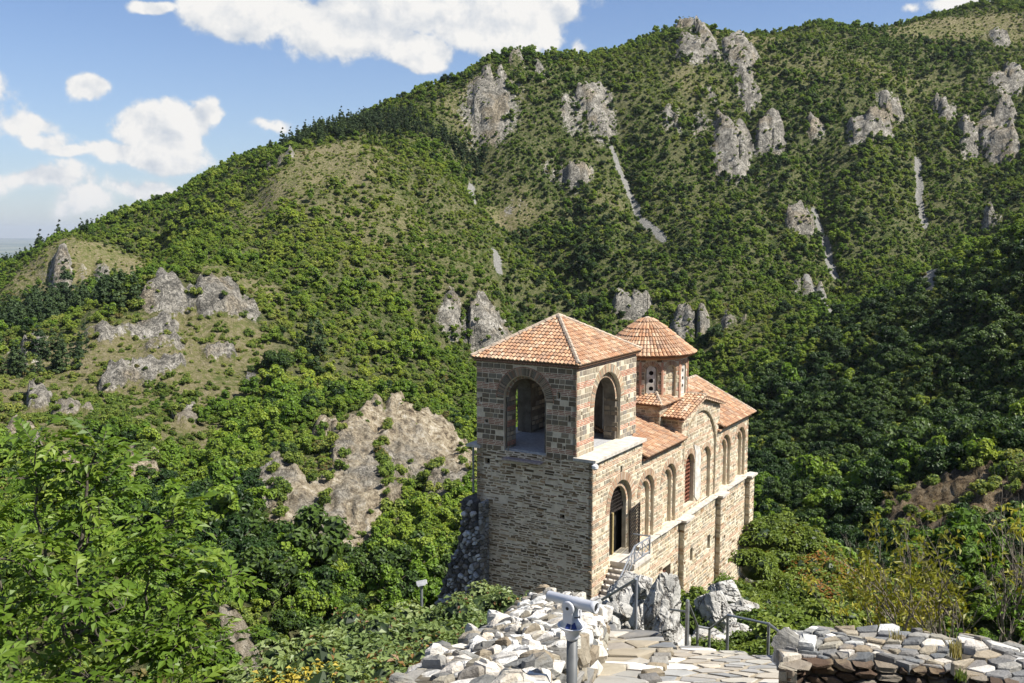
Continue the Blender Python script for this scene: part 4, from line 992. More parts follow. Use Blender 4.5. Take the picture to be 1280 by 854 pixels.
    # open the sill: the front arch reaches below the floor line
    rg = [(fr, -4.05, -8.8, 1.32, 1.72, dict(alt=False, cols=SHADE_STONES+SHADE_STONES+BRICKS))]
    S = []
    w = wall_part('bell_chamber_wall', fr, box_, ho+pl, .22, 'belfry', rings=[ring_poly(-4.05, -8.8, 1.75)], mort=MORT_G, singles=S, limit=150)
    add_rings(w, rg); ms = CMB(); ring(fr, -4.05, -8.8, 1.74, 1.79, ms, n=40, cols=[(.5,.27,.18)], alt=False); tag(ms.build('arch_moulding', MAS2, w), kind='stuff')
    single_stones(w, S)
    w = wall_part('bell_chamber_inner_wall', fr, [(-6.9, bz0), (-1.1, bz0), (-1.1, bz1), (-6.9, bz1)], hi, .7, 'belfry', -.205, rings=[], mort=MORT_I, back=True, skip_lay=True)
    add_rings(w, [(fr, -4.05, -8.75, 1.1, 1.32, dict(d=-.205, proud=.012))])
    # jamb masonry of the front arch (the right-facing reveal is seen)
    ms, mk = CMB(), CMB()
    lay(Frame((0, 5.15, 0), (1, 0, 0), (0, -1, 0)), rect(.02, .9, bz0, -8.75), [], 'belfry', ms, mk, 0)
    tag(ms.build('jamb_stones', MAS, w), kind='stuff'); tag(mk.build('jamb_bricks', MAS2, w), kind='stuff')
    fr = FR(0, .95); box_ = [(0, bz0+.16), (7.4, bz0+.16), (7.4, bz1), (0, bz1)]
    ho = [arch(2.0, 5.3, bz0+.18, -9.15)]; hi = [arch(2.25, 5.05, bz0+.02, -9.2)]
    pl = [rect(6.15, 6.3, -9.55, -9.25), rect(6.4, 6.55, -11.0, -10.8), rect(.5, .65, -9.4, -9.2), rect(.35, .5, -10.75, -10.5)]
    rg = [(fr, 3.65, -9.15, 1.67, 2.1, dict(alt=True, cols=BRICKS+STONES))]; S = []
    w = wall_part('bell_chamber_wall', fr, box_, ho+pl, .22, 'belfry', rings=[ring_poly(3.65, -9.15, 2.12)], singles=S, limit=130)
    add_rings(w, rg); single_stones(w, S)
    w = wall_part('bell_chamber_inner_wall', fr, [(.15, bz0), (7.2, bz0), (7.2, bz1), (.15, bz1)], hi, .7, 'belfry', -.205, mort=MORT_I, back=True, skip_lay=True)
    add_rings(w, [(fr, 3.65, -9.2, 1.4, 1.64, dict(d=-.205, proud=.012))])
    ms, mk = CMB(), CMB()
    lay(Frame((5.05, .95, 0), (0, 1, 0), (-1, 0, 0)), rect(.02, .9, bz0+.1, -9.2), [], 'belfry', ms, mk, 0); tag(ms.build('jamb_stones', MAS, w), kind='stuff')
    fl = Frame((0, 7.1, 0), (-1, 0, 0), (0, 1, 0))
    w = wall_part('bell_chamber_wall', fl, [(-7.25, bz0), (-.15, bz0), (-.15, bz1), (-7.25, bz1)], [arch(-4.35, -2.3, bz0+.02, -9.2)], .9, 'belfry', 0, mort=MORT_I, back=True)
    ms, mk = CMB(), CMB(); lay(Frame((0, 6.2, 0), (1, 0, 0), (0, -1, 0)), rect(.9, 6.5, bz0, bz1), [arch(2.2, 4.45, bz0, -9.2)], 'belfry', ms, mk, 0); tag(ms.build('wall_stones', MAS, w), kind='stuff')
    fb = Frame((7.4, 0, 0), (0, 1, 0), (1, 0, 0)); w = wall_part('bell_chamber_wall', fb, [(1.1, bz0), (6.95, bz0), (6.95, bz1), (1.1, bz1)], [arch(3.4, 5.2, bz0+.02, -9.2)], .9, 'belfry', 0, mort=MORT_I, back=True)
    mb = CMB(); mb.box((6.46, 2.15, -10.0), .06, .9, 3.1); tag(mb.build('plaster_panel', PLAST, church), 'pale plastered strip of wall inside the bell chamber')
    mb = CMB(); mb.box((6.95, 4.3, -10.3), .1, 1.9, 2.7); mb.build('chamber_dark_board', WOODM, church)  # dark board added in the opening to stand in for interior shade
    mb = CMB()
    for k in range(5): mb.box((1.2+k*1.3, 4.0, -6.98), .16, 5.4, .16)
    mb.build('ceiling_beams', WOODM, church)
    # eaves of brick dentils
    mb = CMB(); mb.box((3.7, 4.025, -6.83), 7.62, 6.37, .08, col=(.30,.17,.12)); mb.box((3.7, 4.025, -6.725), 7.68, 6.44, .05, col=(.36,.2,.13))
    for k in range(50):
        a = -.1+k*.155; mb.box((a, .80, -6.775), .08, .12, .06, col=(.5,.3,.2)); 
        if k < 41: mb.box((-.15, .9+k*.155, -6.775), .12, .08, .06, col=(.4,.24,.17))
    mb.build('eaves_bricks', MAS2, church)
    E = [(-.20, .72, -6.70), (7.58, .72, -6.70), (7.58, 7.30, -6.70), (-.20, 7.30, -6.70)]; ap = (3.66, 4.03, -4.62)
    for i in range(4):
        sl = roof(None, church, 'roof', [E[i], E[(i+1) % 4], ap])
    for i in range(4): ridge(church, Vector(E[i])+Vector((0,0,.09)), Vector(ap)+Vector((0,0,.10)), .13)
    mb = CMB(); mb.lathe((3.66, 4.03, -4.64), [(.22, 0), (.2, .12), (.08, .22)], 10); mb.build('roof_finial', RIDGE, church)
    # ---------------- nave, transept, chancel roofs
    roof(None, church, 'r', [(6.25, -.36, -12.62), (12.32, -.36, -12.62), (12.32, 3.55, -11.12), (6.25, 3.55, -11.12)], .25, .36)
    roof(None, church, 'r', [(12.32, 7.46, -12.62), (6.25, 7.46, -12.62), (6.25, 3.55, -11.12), (12.32, 3.55, -11.12)], .25, .36)
    mb = CMB(); mb.box((9.3, -.06, -12.80), 6.0, .22, .12, col=(.45,.26,.17)); mb.box((22.3, -.08, -13.30), 6.9, .22, .12, col=(.45,.3,.2)); mb.build('eaves_bricks', MAS2, church)
    ms, mk = CMB(), CMB()
    mb = CMB(); f = Frame((12.32, 0, 0), (0, -1, 0), (-1, 0, 0)); o_ = [(-7.1, -13), (0, -13), (0, -11.35), (-7.1, -11.35)]; skin(mb, f, o_, [], .3); w = mb.build('transept_side_wall', MORT, church)
    lay(f, rect(-1.4, 0, -12.7, -11.4), [], 'mixed', ms, mk); tag(ms.build('wall_stones', MAS, w), kind='stuff'); tag(mk.build('wall_bricks', MAS2, w), kind='stuff')
    for sgn, v0, v1 in ((1, -.30, 3.5), (1, 3.5, 7.4)):
        roof(None, church, 'r', [(11.95, v1, -11.38), (11.95, v0, -11.38), (15.7, v0, -10.42), (15.7, v1, -10.42)], .25, .36)
        roof(None, church, 'r', [(19.6, v0, -11.45), (19.6, v1, -11.45), (15.7, v1, -10.42), (15.7, v0, -10.42)], .25, .36)
    ridge(church, (15.7, -.3, -10.36), (15.7, 1.6, -10.36), .12)
    mb = CMB()   # curved brick verge along the gable
    for k in range(20):
        t = k/19; u = 12.05+7.4*t; z = -11.50+.95*(1-abs(u-15.7)/3.8); mb.box((u, -.14, z-.02), .30, .30, .09, Euler((0, -atan(.95/3.8)*(1 if u < 15.7 else -1), 0)), (.52,.38,.27))
    mb.build('gable_verge', MAS2, church)
    # crossing block under the drum
    mb = CMB(); ms, mk = CMB(), CMB()
    f = Frame((11.75, 0, 0), (0, -1, 0), (-1, 0, 0)); o_ = [(-5.9, -13), (-1.25, -13), (-1.25, -10.62), (-5.9, -10.62)]; skin(mb, f, o_, [], .4)
    lay(f, o_, [], 'mixed', ms, mk)
    f = FR(0, 1.25); o_ = [(11.75, -13), (18.4, -13), (18.4, -10.62), (11.75, -10.62)]; skin(mb, f, o_, [], .4); lay(f, o_, [], 'mixed', ms, mk)
    mb.box((15.1, 5.5, -11.8), 6.5, .6, 2.36); mb.box((18.2, 3.6, -11.8), .4, 4.4, 2.36)
    w = mb.build('crossing_block', MORT, church); tag(ms.build('wall_stones', MAS, w), kind='stuff'); tag(mk.build('wall_bricks', MAS2, w), kind='stuff')
    Q = [(11.5, 1.0, -10.62), (18.6, 1.0, -10.62), (18.6, 6.15, -10.62), (11.5, 6.15, -10.62)]; I = [(13.2, 2.2, -10.1), (16.9, 2.2, -10.1), (16.9, 5.0, -10.1), (13.2, 5.0, -10.1)]
    for i in range(4): roof(None, church, 'r', [Q[i], Q[(i+1) % 4], I[(i+1) % 4], I[i]], .25, .34)
    ridge(church, Q[0], (13.1, 2.1, -10.0), .13); ridge(church, Q[1], (17.0, 2.1, -10.0), .12)
    # chancel roof
    roof(None, church, 'r', [(19.3, -.38, -13.12), (25.85, -.38, -13.12), (24.0, 3.55, -10.55), (17.6, 3.55, -10.55), (17.6, 1.6, -11.83)], .25, .36)
    roof(None, church, 'r', [(25.85, -.38, -13.12), (25.85, 7.5, -13.12), (24.0, 3.55, -10.55)], .25, .36)
    roof(None, church, 'r', [(25.85, 7.5, -13.12), (18.5, 7.5, -13.12), (17.6, 3.55, -10.55), (24.0, 3.55, -10.55)], .25, .36)
    ridge(church, (17.6, 3.55, -10.47), (24.0, 3.55, -10.47), .12); ridge(church, (24.0, 3.55, -10.47), (25.9, -.42, -13.04), .11)
    # ---------------- drum
    C = Vector((15.05, 3.6, 0)); rr_ = 2.58; zb, zt = -10.75, -7.85
    dr = empty_in = None
    mb = CMB(); mk = CMB(); ms = CMB(); mp = []
    hw = rr_*tan(pi/12)
    for k in range(12):
        a = radians(30*k); n = Vector((cos(a), sin(a), 0)); s = Vector((-sin(a), cos(a), 0)); s = -s if False else s
        f = Frame(C+n*rr_, s, n); vis = k in (6, 7, 8, 9, 10, 11)
        nich = arch(-.40, .40, -10.35, -8.72); out = rect(-hw, hw, zb, zt)
        skin(mb, f, out, [nich], .20)
        mb.add([f.p(x, z, -.19) for x, z in ((-.5, zb), (.5, zb), (.5, zt), (-.5, zt))], [(0,1,2,3)])
        ring(f, 0, -8.72, .42, .68, mk, alt=False, proud=.02)
        if vis:
            lay(f, out, [nich], 'belfry', ms, mk, 0, rings=[ring_poly(0, -8.72, .70)], z_from=-10.3)
            lay(f, rect(-.38, .38, -10.35, -8.4), [], 'mixed', ms, mk, -.19) if k % 2 == 0 else None
        for x in (-hw, hw): mk.box(tuple(f.p(x*.97, (zb+zt)/2, .0)), .10, .10, zt-zb-.5, Euler((0,0,a)), (.46,.26,.18)) if vis else None
        if k % 2 == 1: mp.append(f)
    w = mb.build('drum_wall', MORT, church); tag(ms.build('wall_stones', MAS, w), kind='stuff'); tag(mk.build('wall_bricks', MAS2, w), kind='stuff')
    for f in mp:
        p = CMB(); holes = [[(.15*cos(t), zc+.15*sin(t)) for t in np.linspace(0, 2*pi, 13)[:-1]] for zc in (-8.80, -9.30, -9.80)]
        skin(p, f, arch(-.30, .30, -10.3, -8.65), holes, .08, -.06)
        q = p.build('window_panel', PLAST, church); tag(q, 'white stone window panel with three round holes')
        p = CMB(); p.add([f.p(x, z, -.16) for x, z in ((-.3, -10.3), (.3, -10.3), (.3, -8.4), (-.3, -8.4))], [(0,1,2,3)]); p.build('window_backing', DARKM, q)  # near-black sheet behind the round holes
    mb = CMB(); mb.lathe((C.x, C.y, 0), [(2.72, -7.95), (2.80, -7.87), (2.80, -7.80), (2.95, -7.72), (2.2, -7.6)], 36, (.42,.25,.17)); mb.build('drum_cornice', MAS2, church)
    prof = [(3.16, -7.72), (2.6, -7.28), (1.9, -6.70), (1.2, -6.16), (.55, -5.72), (.12, -5.52)]
    mb = CMB(); mb.lathe((C.x, C.y, 0), [(3.1, -7.78)]+prof, 36, (.24,.13,.09)); sl = mb.build('drum_roof', MAS2, church)
    mt = CMB(); r_ = 3.22; z_ = -7.74
    nrow = 10; Ls = sum(hypot(prof[i+1][0]-prof[i][0], prof[i+1][1]-prof[i][1]) for i in range(5)); 
    def on(l):
        for i in range(5):
            dd = hypot(prof[i+1][0]-prof[i][0], prof[i+1][1]-prof[i][1])
            if l <= dd or i == 4: t = l/dd; return prof[i][0]+t*(prof[i+1][0]-prof[i][0]), prof[i][1]+t*(prof[i+1][1]-prof[i][1]), (prof[i+1][0]-prof[i][0])/dd, (prof[i+1][1]-prof[i][1])/dd
            l -= dd
    l = 0
    while l < Ls-.15:
        rad, z, dr_, dz_ = on(l); N = 72 if rad > 2.0 else (48 if rad > 1.25 else (30 if rad > .7 else 16))
        for k in range(N):
            a = 2*pi*k/N; e = Vector((cos(a), sin(a), 0)); s = Vector((-sin(a), cos(a), 0)); t = e*dr_+Vector((0,0,dz_)); n = Vector((-dz_*-1*cos(a), dz_*sin(a), -dr_))
            tile_at(mt, C+e*rad+Vector((0,0,z)), s, t, n, 2*pi*rad/N*1.02, .42, vary(rnd.choice(TILES), .16))
        l += .35
    tag(mt.build('roof_tiles', TILEM, sl), kind='stuff')
    mb = CMB(); mb.lathe((C.x, C.y, -5.62), [(.26, 0), (.24, .14), (.1, .22)], 12); mb.build('drum_finial', RIDGE, church)
    mb = CMB(); mb.tube([(C.x, C.y, -5.5), (C.x, C.y, -3.9)], .02, 5); mb.build('lightning_rod', IRON, church)
    # ---------------- stair railing of grey metal
    mb = CMB(); v = -1.36
    top_ = [(-.5, v, -18.35), (2.3, v, -16.50)]
    mb.tube(top_, .045, 6); mb.tube([(p[0], p[1], p[2]-.35) for p in top_], .02, 5); mb.tube([(p[0], p[1], p[2]-.70) for p in top_], .02, 5)
    for k in range(9):
        t = k/8; x = -.5+2.8*t; z = -18.35+1.85*t; mb.tube([(x, v, z), (x, v, z-.95)], .022, 5)
    mb.build('stair_railing', GREYM, church)
    mb = CMB()
    for x in (2.35, 4.35): mb.tube([(x, v, -17.55), (x, v, -16.45)], .05, 6)
    mb.tube([(2.3, v, -16.50), (4.4, v, -16.55)], .045, 6); mb.tube([(2.35, v, -17.35), (4.35, v, -17.35)], .03, 6)
    mb.tube([(3.35, v, -17.4), (3.35, v, -16.5)], .03, 6)
    for a_, b_ in (((2.35, -17.35), (3.35, -16.55)), ((2.35, -16.55), (3.35, -17.35)), ((3.35, -17.35), (4.35, -16.55)), ((3.35, -16.55), (4.35, -17.35))): mb.tube([(a_[0], v, a_[1]), (b_[0], v, b_[1])], .022, 5)
    mb.tube([(4.35, v, -16.5), (4.35, -.1, -16.55)], .04, 6)
    mb.build('landing_railing', GREYM, church)
    # corner floodlight, down pipe
    mb = CMB(); mb.lathe((-.18, -.22, -11.98), [(.10, 0), (.17, .08), (.17, .22), (.08, .30)], 10); mb.build('corner_lamp', m_plain('white_enamel', (.8,.8,.8), .3), church)
    mb = CMB(); mb.tube([(-.10, 7.28, -11.7), (-.10, 7.28, -14.2)], .06, 8); mb.build('down_pipe', STEEL, church)
    # rubble buttress at the left corner
    fr = FF(-.9)
    prof = [(-9.6, -21.8), (-6.35, -21.8), (-6.35, -16.2), (-6.9, -14.6), (-7.45, -14.4), (-7.55, -16.2), (-7.95, -17.6), (-8.7, -19.2)]
    mb = CMB(); skin(mb, fr, prof, [], 2.4, 0); w = mb.build('rubble_buttress', m_plain('dark_rubble_fill', (.13,.12,.105), .95, vary=.4, scale=4, bmp=.6), church)
    cells = voronoi([(-10, -22), (-6, -22), (-6, -14), (-10, -14)], 520, 77)
    ms = CMB()
    for c in cells:
        cx_ = sum(p[0] for p in c)/len(c); cz_ = sum(p[1] for p in c)/len(c)
        if any(a <= cx_ <= b for a, b in scan(prof, cz_)): cell_stone(ms, lambda x, y, h: fr.p(x, y, h), c, rnd.uniform(.012, .04), rnd.uniform(.05, .26), vary(rnd.choice([(.55,.55,.55), (.42,.42,.42), (.68,.67,.66), (.12,.115,.11), (.24,.22,.2), (.15,.14,.13)]), .15), tilt=.5, rough=.5, bevel=.3)
    f2 = Frame((-.9, 6.35, 0), (1, 0, 0), (0, -1, 0))
    for c in voronoi([(0, -22), (.9, -22), (.9, -14.5), (0, -14.5)], 110, 78, 1.4): cell_stone(ms, lambda x, y, h: f2.p(x, y, h), c, .02, rnd.uniform(.03, .1), vary(rnd.choice([(.36,.34,.30), (.27,.25,.21), (.42,.41,.39)]), .15))
    tag(ms.build('rubble_stones', MAS, w), kind='stuff')

# ---- irregular stone packing (Voronoi cells, shrunk for the joints)
def clip_half(poly, p, n):
    out = []
    for i in range(len(poly)):
        a, b = poly[i], poly[(i+1) % len(poly)]; da = (a[0]-p[0])*n[0]+(a[1]-p[1])*n[1]; db = (b[0]-p[0])*n[0]+(b[1]-p[1])*n[1]
        if da <= 0: out.append(a)
        if da*db < 0: t = da/(da-db); out.append((a[0]+t*(b[0]-a[0]), a[1]+t*(b[1]-a[1])))
    return out
def voronoi(box_, n, seed, ax=1.0, relax=1):
    """cells over a convex polygon; ax > 1 stretches them along x"""
    r = np.random.RandomState(seed); xs = [p[0] for p in box_]; ys = [p[1] for p in box_]; P = []
    def inside(q): return all(((box_[(i+1) % len(box_)][0]-box_[i][0])*(q[1]-box_[i][1])-(box_[(i+1) % len(box_)][1]-box_[i][1])*(q[0]-box_[i][0])) >= 0 for i in range(len(box_)))
    while len(P) < n:
        q = (r.uniform(min(xs), max(xs)), r.uniform(min(ys), max(ys)))
        if inside(q): P.append(q)
    P = np.array(P)
    for it in range(relax+1):
        S = P/np.array([ax, 1.0]); cells = []
        for i in range(n):
            d = np.hypot(*(S-S[i]).T); o = np.argsort(d)[1:26]; c = [(x/ax, y) for x, y in box_]
            for j in o:
                m = (S[i]+S[j])/2; v = S[j]-S[i]; c = clip_half(c, m, v)
                if len(c) < 3: break
            cells.append([(x*ax, y) for x, y in c])
        if it < relax: P = np.array([[np.mean([p[0] for p in c]), np.mean([p[1] for p in c])] if len(c) > 2 else P[i] for i, c in enumerate(cells)])
    return [c for c in cells if len(c) > 2]
def shrink(c, g):
    area = sum(c[i][0]*c[(i+1) % len(c)][1]-c[(i+1) % len(c)][0]*c[i][1] for i in range(len(c)))
    if area < 0: c = c[::-1]
    out = c
    for i in range(len(c)):
        a, b = c[i], c[(i+1) % len(c)]; L = hypot(b[0]-a[0], b[1]-a[1])
        if L < 1e-5: continue
        n = ((b[1]-a[1])/L, -(b[0]-a[0])/L); out = clip_half(out, (a[0]-n[0]*g, a[1]-n[1]*g), n)
        if len(out) < 3: return None
    # drop tiny edges
    q = []
    for p in out:
        if not q or hypot(p[0]-q[-1][0], p[1]-q[-1][1]) > .012: q.append(p)
    return q if len(q) > 2 else None
def cell_stone(mb, place, c, gap, h, col, depth=.08, tilt=.25, rough=.25, bevel=.22):
    """one irregular stone on a surface: place(x, y, height) puts its points in the place"""
    c = shrink(c, gap)
    if not c: return False
    cx_ = sum(p[0] for p in c)/len(c); cy_ = sum(p[1] for p in c)/len(c); n = len(c)
    R_ = sum(hypot(p[0]-cx_, p[1]-cy_) for p in c)/n; tx = rnd.uniform(-tilt, tilt); ty = rnd.uniform(-tilt, tilt)
    def H(x, y, k): return h*k + (tx*(x-cx_)+ty*(y-cy_))*.5
    def R_ing(k, lo, hi, j):
        out = []
        for x, y in c:
            kk = 1-k*rnd.uniform(.6, 1.4); xx, yy = cx_+(x-cx_)*kk, cy_+(y-cy_)*kk; out.append(place(xx+rnd.uniform(-j, j)*R_, yy+rnd.uniform(-j, j)*R_, H(xx, yy, rnd.uniform(lo, hi))))
        return out
    L0 = [place(x, y, -depth) for x, y in c]; L1 = R_ing(.02, .30, .62, .02); L2 = R_ing(bevel*.55, .75, .95, .03)
    L3 = R_ing(bevel*1.9, 1-rough*.25, 1+rough*.45, .05)
    ct = place(cx_+rnd.uniform(-.2,.2)*R_, cy_+rnd.uniform(-.2,.2)*R_, H(cx_, cy_, 1+rnd.uniform(-.15, rough*.8)))
    vs = L0+L1+L2+L3+[ct]; fs = []
    for q in range(3): fs += [(q*n+i, q*n+(i+1) % n, (q+1)*n+(i+1) % n, (q+1)*n+i) for i in range(n)]
    fs += [(3*n+i, 3*n+(i+1) % n, 4*n) for i in range(n)]
    mb.add(vs, fs, col); return True
build_church()
# ------------------------------------------------------------------ foreground: lookout path, walls, rails, rocks
def on_plane(px, py, c0, k=.30):
    """where a line of sight meets the sloping surface z = c0 - k*y"""
    n = ray(px, py); d = c0/(n[2]+k*n[1]); return Vector(n*d)
def m_stone_near(name):
    m, g, b, o = mat(name); p = pos(g); c = attr(g, 'tint', out='Color'); lum = g.n('ShaderNodeRGBToBW'); g.link(c, lum.inputs[0])
    n1 = g.noise(p, 5, 6, .65); n2 = g.noise(p, 28, 5, .65); n3 = g.noise(p, 2.2, 4, .6, .6)
    c = g.mix(g.ss(n1, .40, .72, 0, .6), c, g.mix(1.0, c, (.48,.46,.42), 'MULTIPLY'))
    c = g.mix(g.ss(n3, .55, .68, 0, .45), c, (.28,.215,.13))
    sp = g.ss(g.vor(p, 34, 'F1'), .22, .10); c = g.mix(g.m('MULTIPLY', sp, .35), c, (.10,.10,.085))
    g.link(c, b.inputs['Base Color']); b.inputs['Roughness'].default_value = .93
    bump(g, b, g.m('ADD', g.m('MULTIPLY', n2, .5), n1), .9, .035); return m
NEAR_ST = m_stone_near('weathered_limestone')
def m_slabs():
    m, g, b, o = mat('flagstone'); p = pos(g); c = attr(g, 'tint', out='Color')
    n1 = g.noise(p, 3, 6, .65, .5); n2 = g.noise(p, 40, 5, .6); n3 = g.noise(p, 1.1, 4, .6)
    c = g.mix(g.ss(n1, .42, .7, 0, .5), c, g.mix(1.0, c, (.62,.58,.52), 'MULTIPLY')); c = g.mix(g.ss(n3, .5, .7, 0, .4), c, (.42,.36,.27))
    g.link(c, b.inputs['Base Color']); b.inputs['Roughness'].default_value = .85; bump(g, b, g.m('ADD', n1, g.m('MULTIPLY', n2, .4)), .5, .02); return m
FLAG = m_slabs()
BEDM = m_mortar('sandy_mortar', (.26,.215,.15), (.50,.43,.32))
DIRTM = m_mortar('dark_earth_fill', (.06,.05,.035), (.17,.145,.105))

def ccw(P):
    a = sum(P[i][0]*P[(i+1) % len(P)][1]-P[(i+1) % len(P)][0]*P[i][1] for i in range(len(P))); return P if a > 0 else P[::-1]
def in_poly(x, y, poly): return any(a <= x <= b for a, b in scan(poly, y))
def hull_box(P): 
    xs = [p[0] for p in P]; ys = [p[1] for p in P]; return [(min(xs), min(ys)), (max(xs), min(ys)), (max(xs), max(ys)), (min(xs), max(ys))]
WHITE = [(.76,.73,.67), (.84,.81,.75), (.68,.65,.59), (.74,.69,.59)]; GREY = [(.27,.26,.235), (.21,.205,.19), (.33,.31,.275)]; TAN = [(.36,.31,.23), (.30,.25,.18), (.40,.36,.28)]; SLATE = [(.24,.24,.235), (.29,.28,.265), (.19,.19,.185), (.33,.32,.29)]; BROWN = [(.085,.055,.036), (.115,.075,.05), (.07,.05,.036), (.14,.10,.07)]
def pick(w): 
    t = rnd.random()*sum(x for x, _ in w)
    for x, pal in w:
        t -= x
        if t <= 0: return vary(rnd.choice(pal), .13)
    return vary(rnd.choice(w[-1][1]), .13)
def lay_cells(parent, name, poly, n, seed, place, cols, gap=.014, h=(.03, .10), tilt=.3, rough=.3, bevel=.22, matl=None, ax=1.0, depth=.1, limit=300, smooth=False):
    cells = voronoi(hull_box(poly), n, seed, ax); k = 0; rest = MB()
    for c in cells:
        cx_ = sum(p[0] for p in c)/len(c); cy_ = sum(p[1] for p in c)/len(c)
        if not in_poly(cx_, cy_, poly): continue
        mb = MB() if k < limit else rest
        ctr = place(cx_, cy_, 0); pl = (lambda x, y, hh: place(x, y, hh)-ctr) if k < limit else place
        if cell_stone(mb, pl, c, gap, rnd.uniform(*h), cols(cx_, cy_) if callable(cols) else pick(cols), depth, tilt, rough, bevel):
            if k < limit: o = mb.build(name, matl or NEAR_ST, parent); o.location = ctr
            k += 1
    if rest.f: tag(rest.build(name, matl or NEAR_ST, parent), kind='stuff')
    return k

# ---- the paved path
def zpath(y): return -2.05-.30*y
def build_path():
    P = [on_plane(px, py, -2.05) for px, py in ((690,900),(1010,900),(986,856),(980,826),(930,818),(860,809),(815,803),(800,792),(762,786),(746,792))]
    P2 = [(p.x, p.y) for p in P]; far = P2
    mb = MB(); n = len(P2); vs = [(x, y, zpath(y)) for x, y in P2]+[(x, y, zpath(y)-.9) for x, y in P2]
    tri = tessellate_polygon([[Vector((x, y, 0)) for x, y in P2]]); mb.add(vs, [tuple(t) for t in tri]+[(i, (i+1) % n, n+(i+1) % n, n+i) for i in range(n)])
    path = tag(mb.build('footpath', BEDM), 'flagstone path stepping down between the rubble walls', kind='structure')
    poly = P2
    # the right hand landing: large smooth flags
    split = on_plane(812, 854, -2.05); s2 = on_plane(838, 806, -2.05)
    def side(x, y): return (s2.x-split.x)*(y-split.y)-(s2.y-split.y)*(x-split.x) < 0
    PR = clip_half(ccw(poly), (split.x, split.y), (-(s2.y-split.y), (s2.x-split.x))); PL = clip_half(ccw(poly), (split.x, split.y), ((s2.y-split.y), -(s2.x-split.x)))
    def plR(x, y, h): return Vector((x, y, zpath(y)+.004+h))
    def plL(x, y, h): return Vector((x, y, zpath(y)+.02+h+.06*sin(y*5+x*2)))
    lay_cells(path, 'paving_slab', PR, 100, 5, plR, [(4, [(.36,.355,.34), (.42,.41,.38), (.31,.31,.30)]), (3, [(.54,.50,.42), (.48,.44,.37)]), (1, WHITE)], gap=.034, h=(.008, .018), tilt=.006, rough=.02, bevel=.04, matl=FLAG, ax=1.15, depth=.05)
    lay_cells(path, 'paving_slab', PL, 95, 6, plL, [(4, SLATE), (3, [(.40,.375,.33), (.46,.43,.37)]), (2, TAN), (1, WHITE)], gap=.016, h=(.012, .05), tilt=.13, rough=.15, bevel=.12, matl=FLAG, ax=1.5, depth=.08)
    # stepped kerb of upright stones between the two
    for k in range(6):
        t = k/6; a = split.lerp(s2, t*.8); mb = MB(); c = voronoi([(-.16,-.12),(.16,-.12),(.16,.12),(-.16,.12)], 1, k)[0]
        cell_stone(mb, lambda x, y, h: Vector((x, y, h)), c, .03, .07, pick([(2, TAN), (3, SLATE)]), .15, .2, .2, .15); o = mb.build('step_stone', NEAR_ST, path); o.location = (a.x, a.y, zpath(a.y)+.02); o.rotation_euler = (0,0,rnd.uniform(-.3,.3))
build_path()

# ---- rubble wall on the left of the path
def polyline_at(pts, s):
    for a, b in zip(pts[:-1], pts[1:]):
        L = (b-a).length
        if s <= L: return a+(b-a)*(s/L), (b-a)/L
        s -= L
    d = (pts[-1]-pts[-2]).normalized(); return pts[-1]+d*s, d
def solid_prism(mb, P2, ztop, zbot):
    n = len(P2); tri = tessellate_polygon([[Vector((x, y, 0)) for x, y in P2]])
    mb.add([(x, y, ztop(x, y)) for x, y in P2]+[(x, y, zbot(x, y)) for x, y in P2], [tuple(t) for t in tri]+[(i, (i+1) % n, n+(i+1) % n, n+i) for i in range(n)])
def build_left_wall():
    c0 = -1.30
    L = [on_plane(px, py, c0) for px, py in ((455,905),(500,852),(539,820),(578,806),(609,786),(633,769),(657,753),(680,741))]
    R = [on_plane(px, py, c0) for px, py in ((655,905),(668,851),(690,824),(710,806),(742,774),(752,756))]
    P2 = [(p.x, p.y) for p in L]+[(p.x, p.y) for p in R[::-1]]
    mb = MB(); top = lambda x, y: c0-.30*y; solid_prism(mb, P2, lambda x, y: top(x, y)-.02, lambda x, y: top(x, y)-2.4)
    w = mb.build('rubble_wall', DIRTM); tag(w, 'low wall of loose white and grey limestone rubble beside the path, left of the telescope', 'wall')
    def place(x, y, h): return Vector((x, y, top(x, y)+h+.05*sin(x*7+y*3)))
    def cols(x, y):
        return pick([(7, WHITE), (2.2, GREY), (1.4, TAN)]) if fbm(x*1.4, y*1.4, 3.0, 2) > -.12 else pick([(2, WHITE), (4, GREY), (3, TAN)])
    box_area = hull_box(P2)
    lay_cells(w, 'stone', P2, 880, 12, place, cols, gap=.007, h=(.01, .10), tilt=.34, rough=.45, bevel=.30, ax=1.35)
    # face towards the path
    tot = sum((b-a).length for a, b in zip(R[:-1], R[1:]))
    def pf(s, z, h):
        p, d = polyline_at(R, s); n = Vector((d.y, -d.x, 0)).normalized(); return Vector((p.x, p.y, p.z+z))+n*h
    lay_cells(w, 'stone', [(0, -1.3), (tot, -1.3), (tot, .02), (0, .02)], 210, 13, pf, [(6, WHITE), (2, GREY), (3, TAN)], gap=.012, h=(.04, .14), tilt=.5, rough=.4, bevel=.2, ax=1.5)
    totl = sum((b-a).length for a, b in zip(L[:-1], L[1:]))
    def pl(s, z, h):
        p, d = polyline_at(L, totl-s); n = Vector((-d.y, d.x, 0)).normalized(); return Vector((p.x, p.y, p.z+z))+n*h
    lay_cells(w, 'stone', [(0, -1.4), (totl, -1.4), (totl, .02), (0, .02)], 120, 14, pl, [(4, WHITE), (3, GREY), (3, TAN)], gap=.014, h=(.04, .14), tilt=.5, rough=.4, bevel=.2, ax=1.5)
build_left_wall()

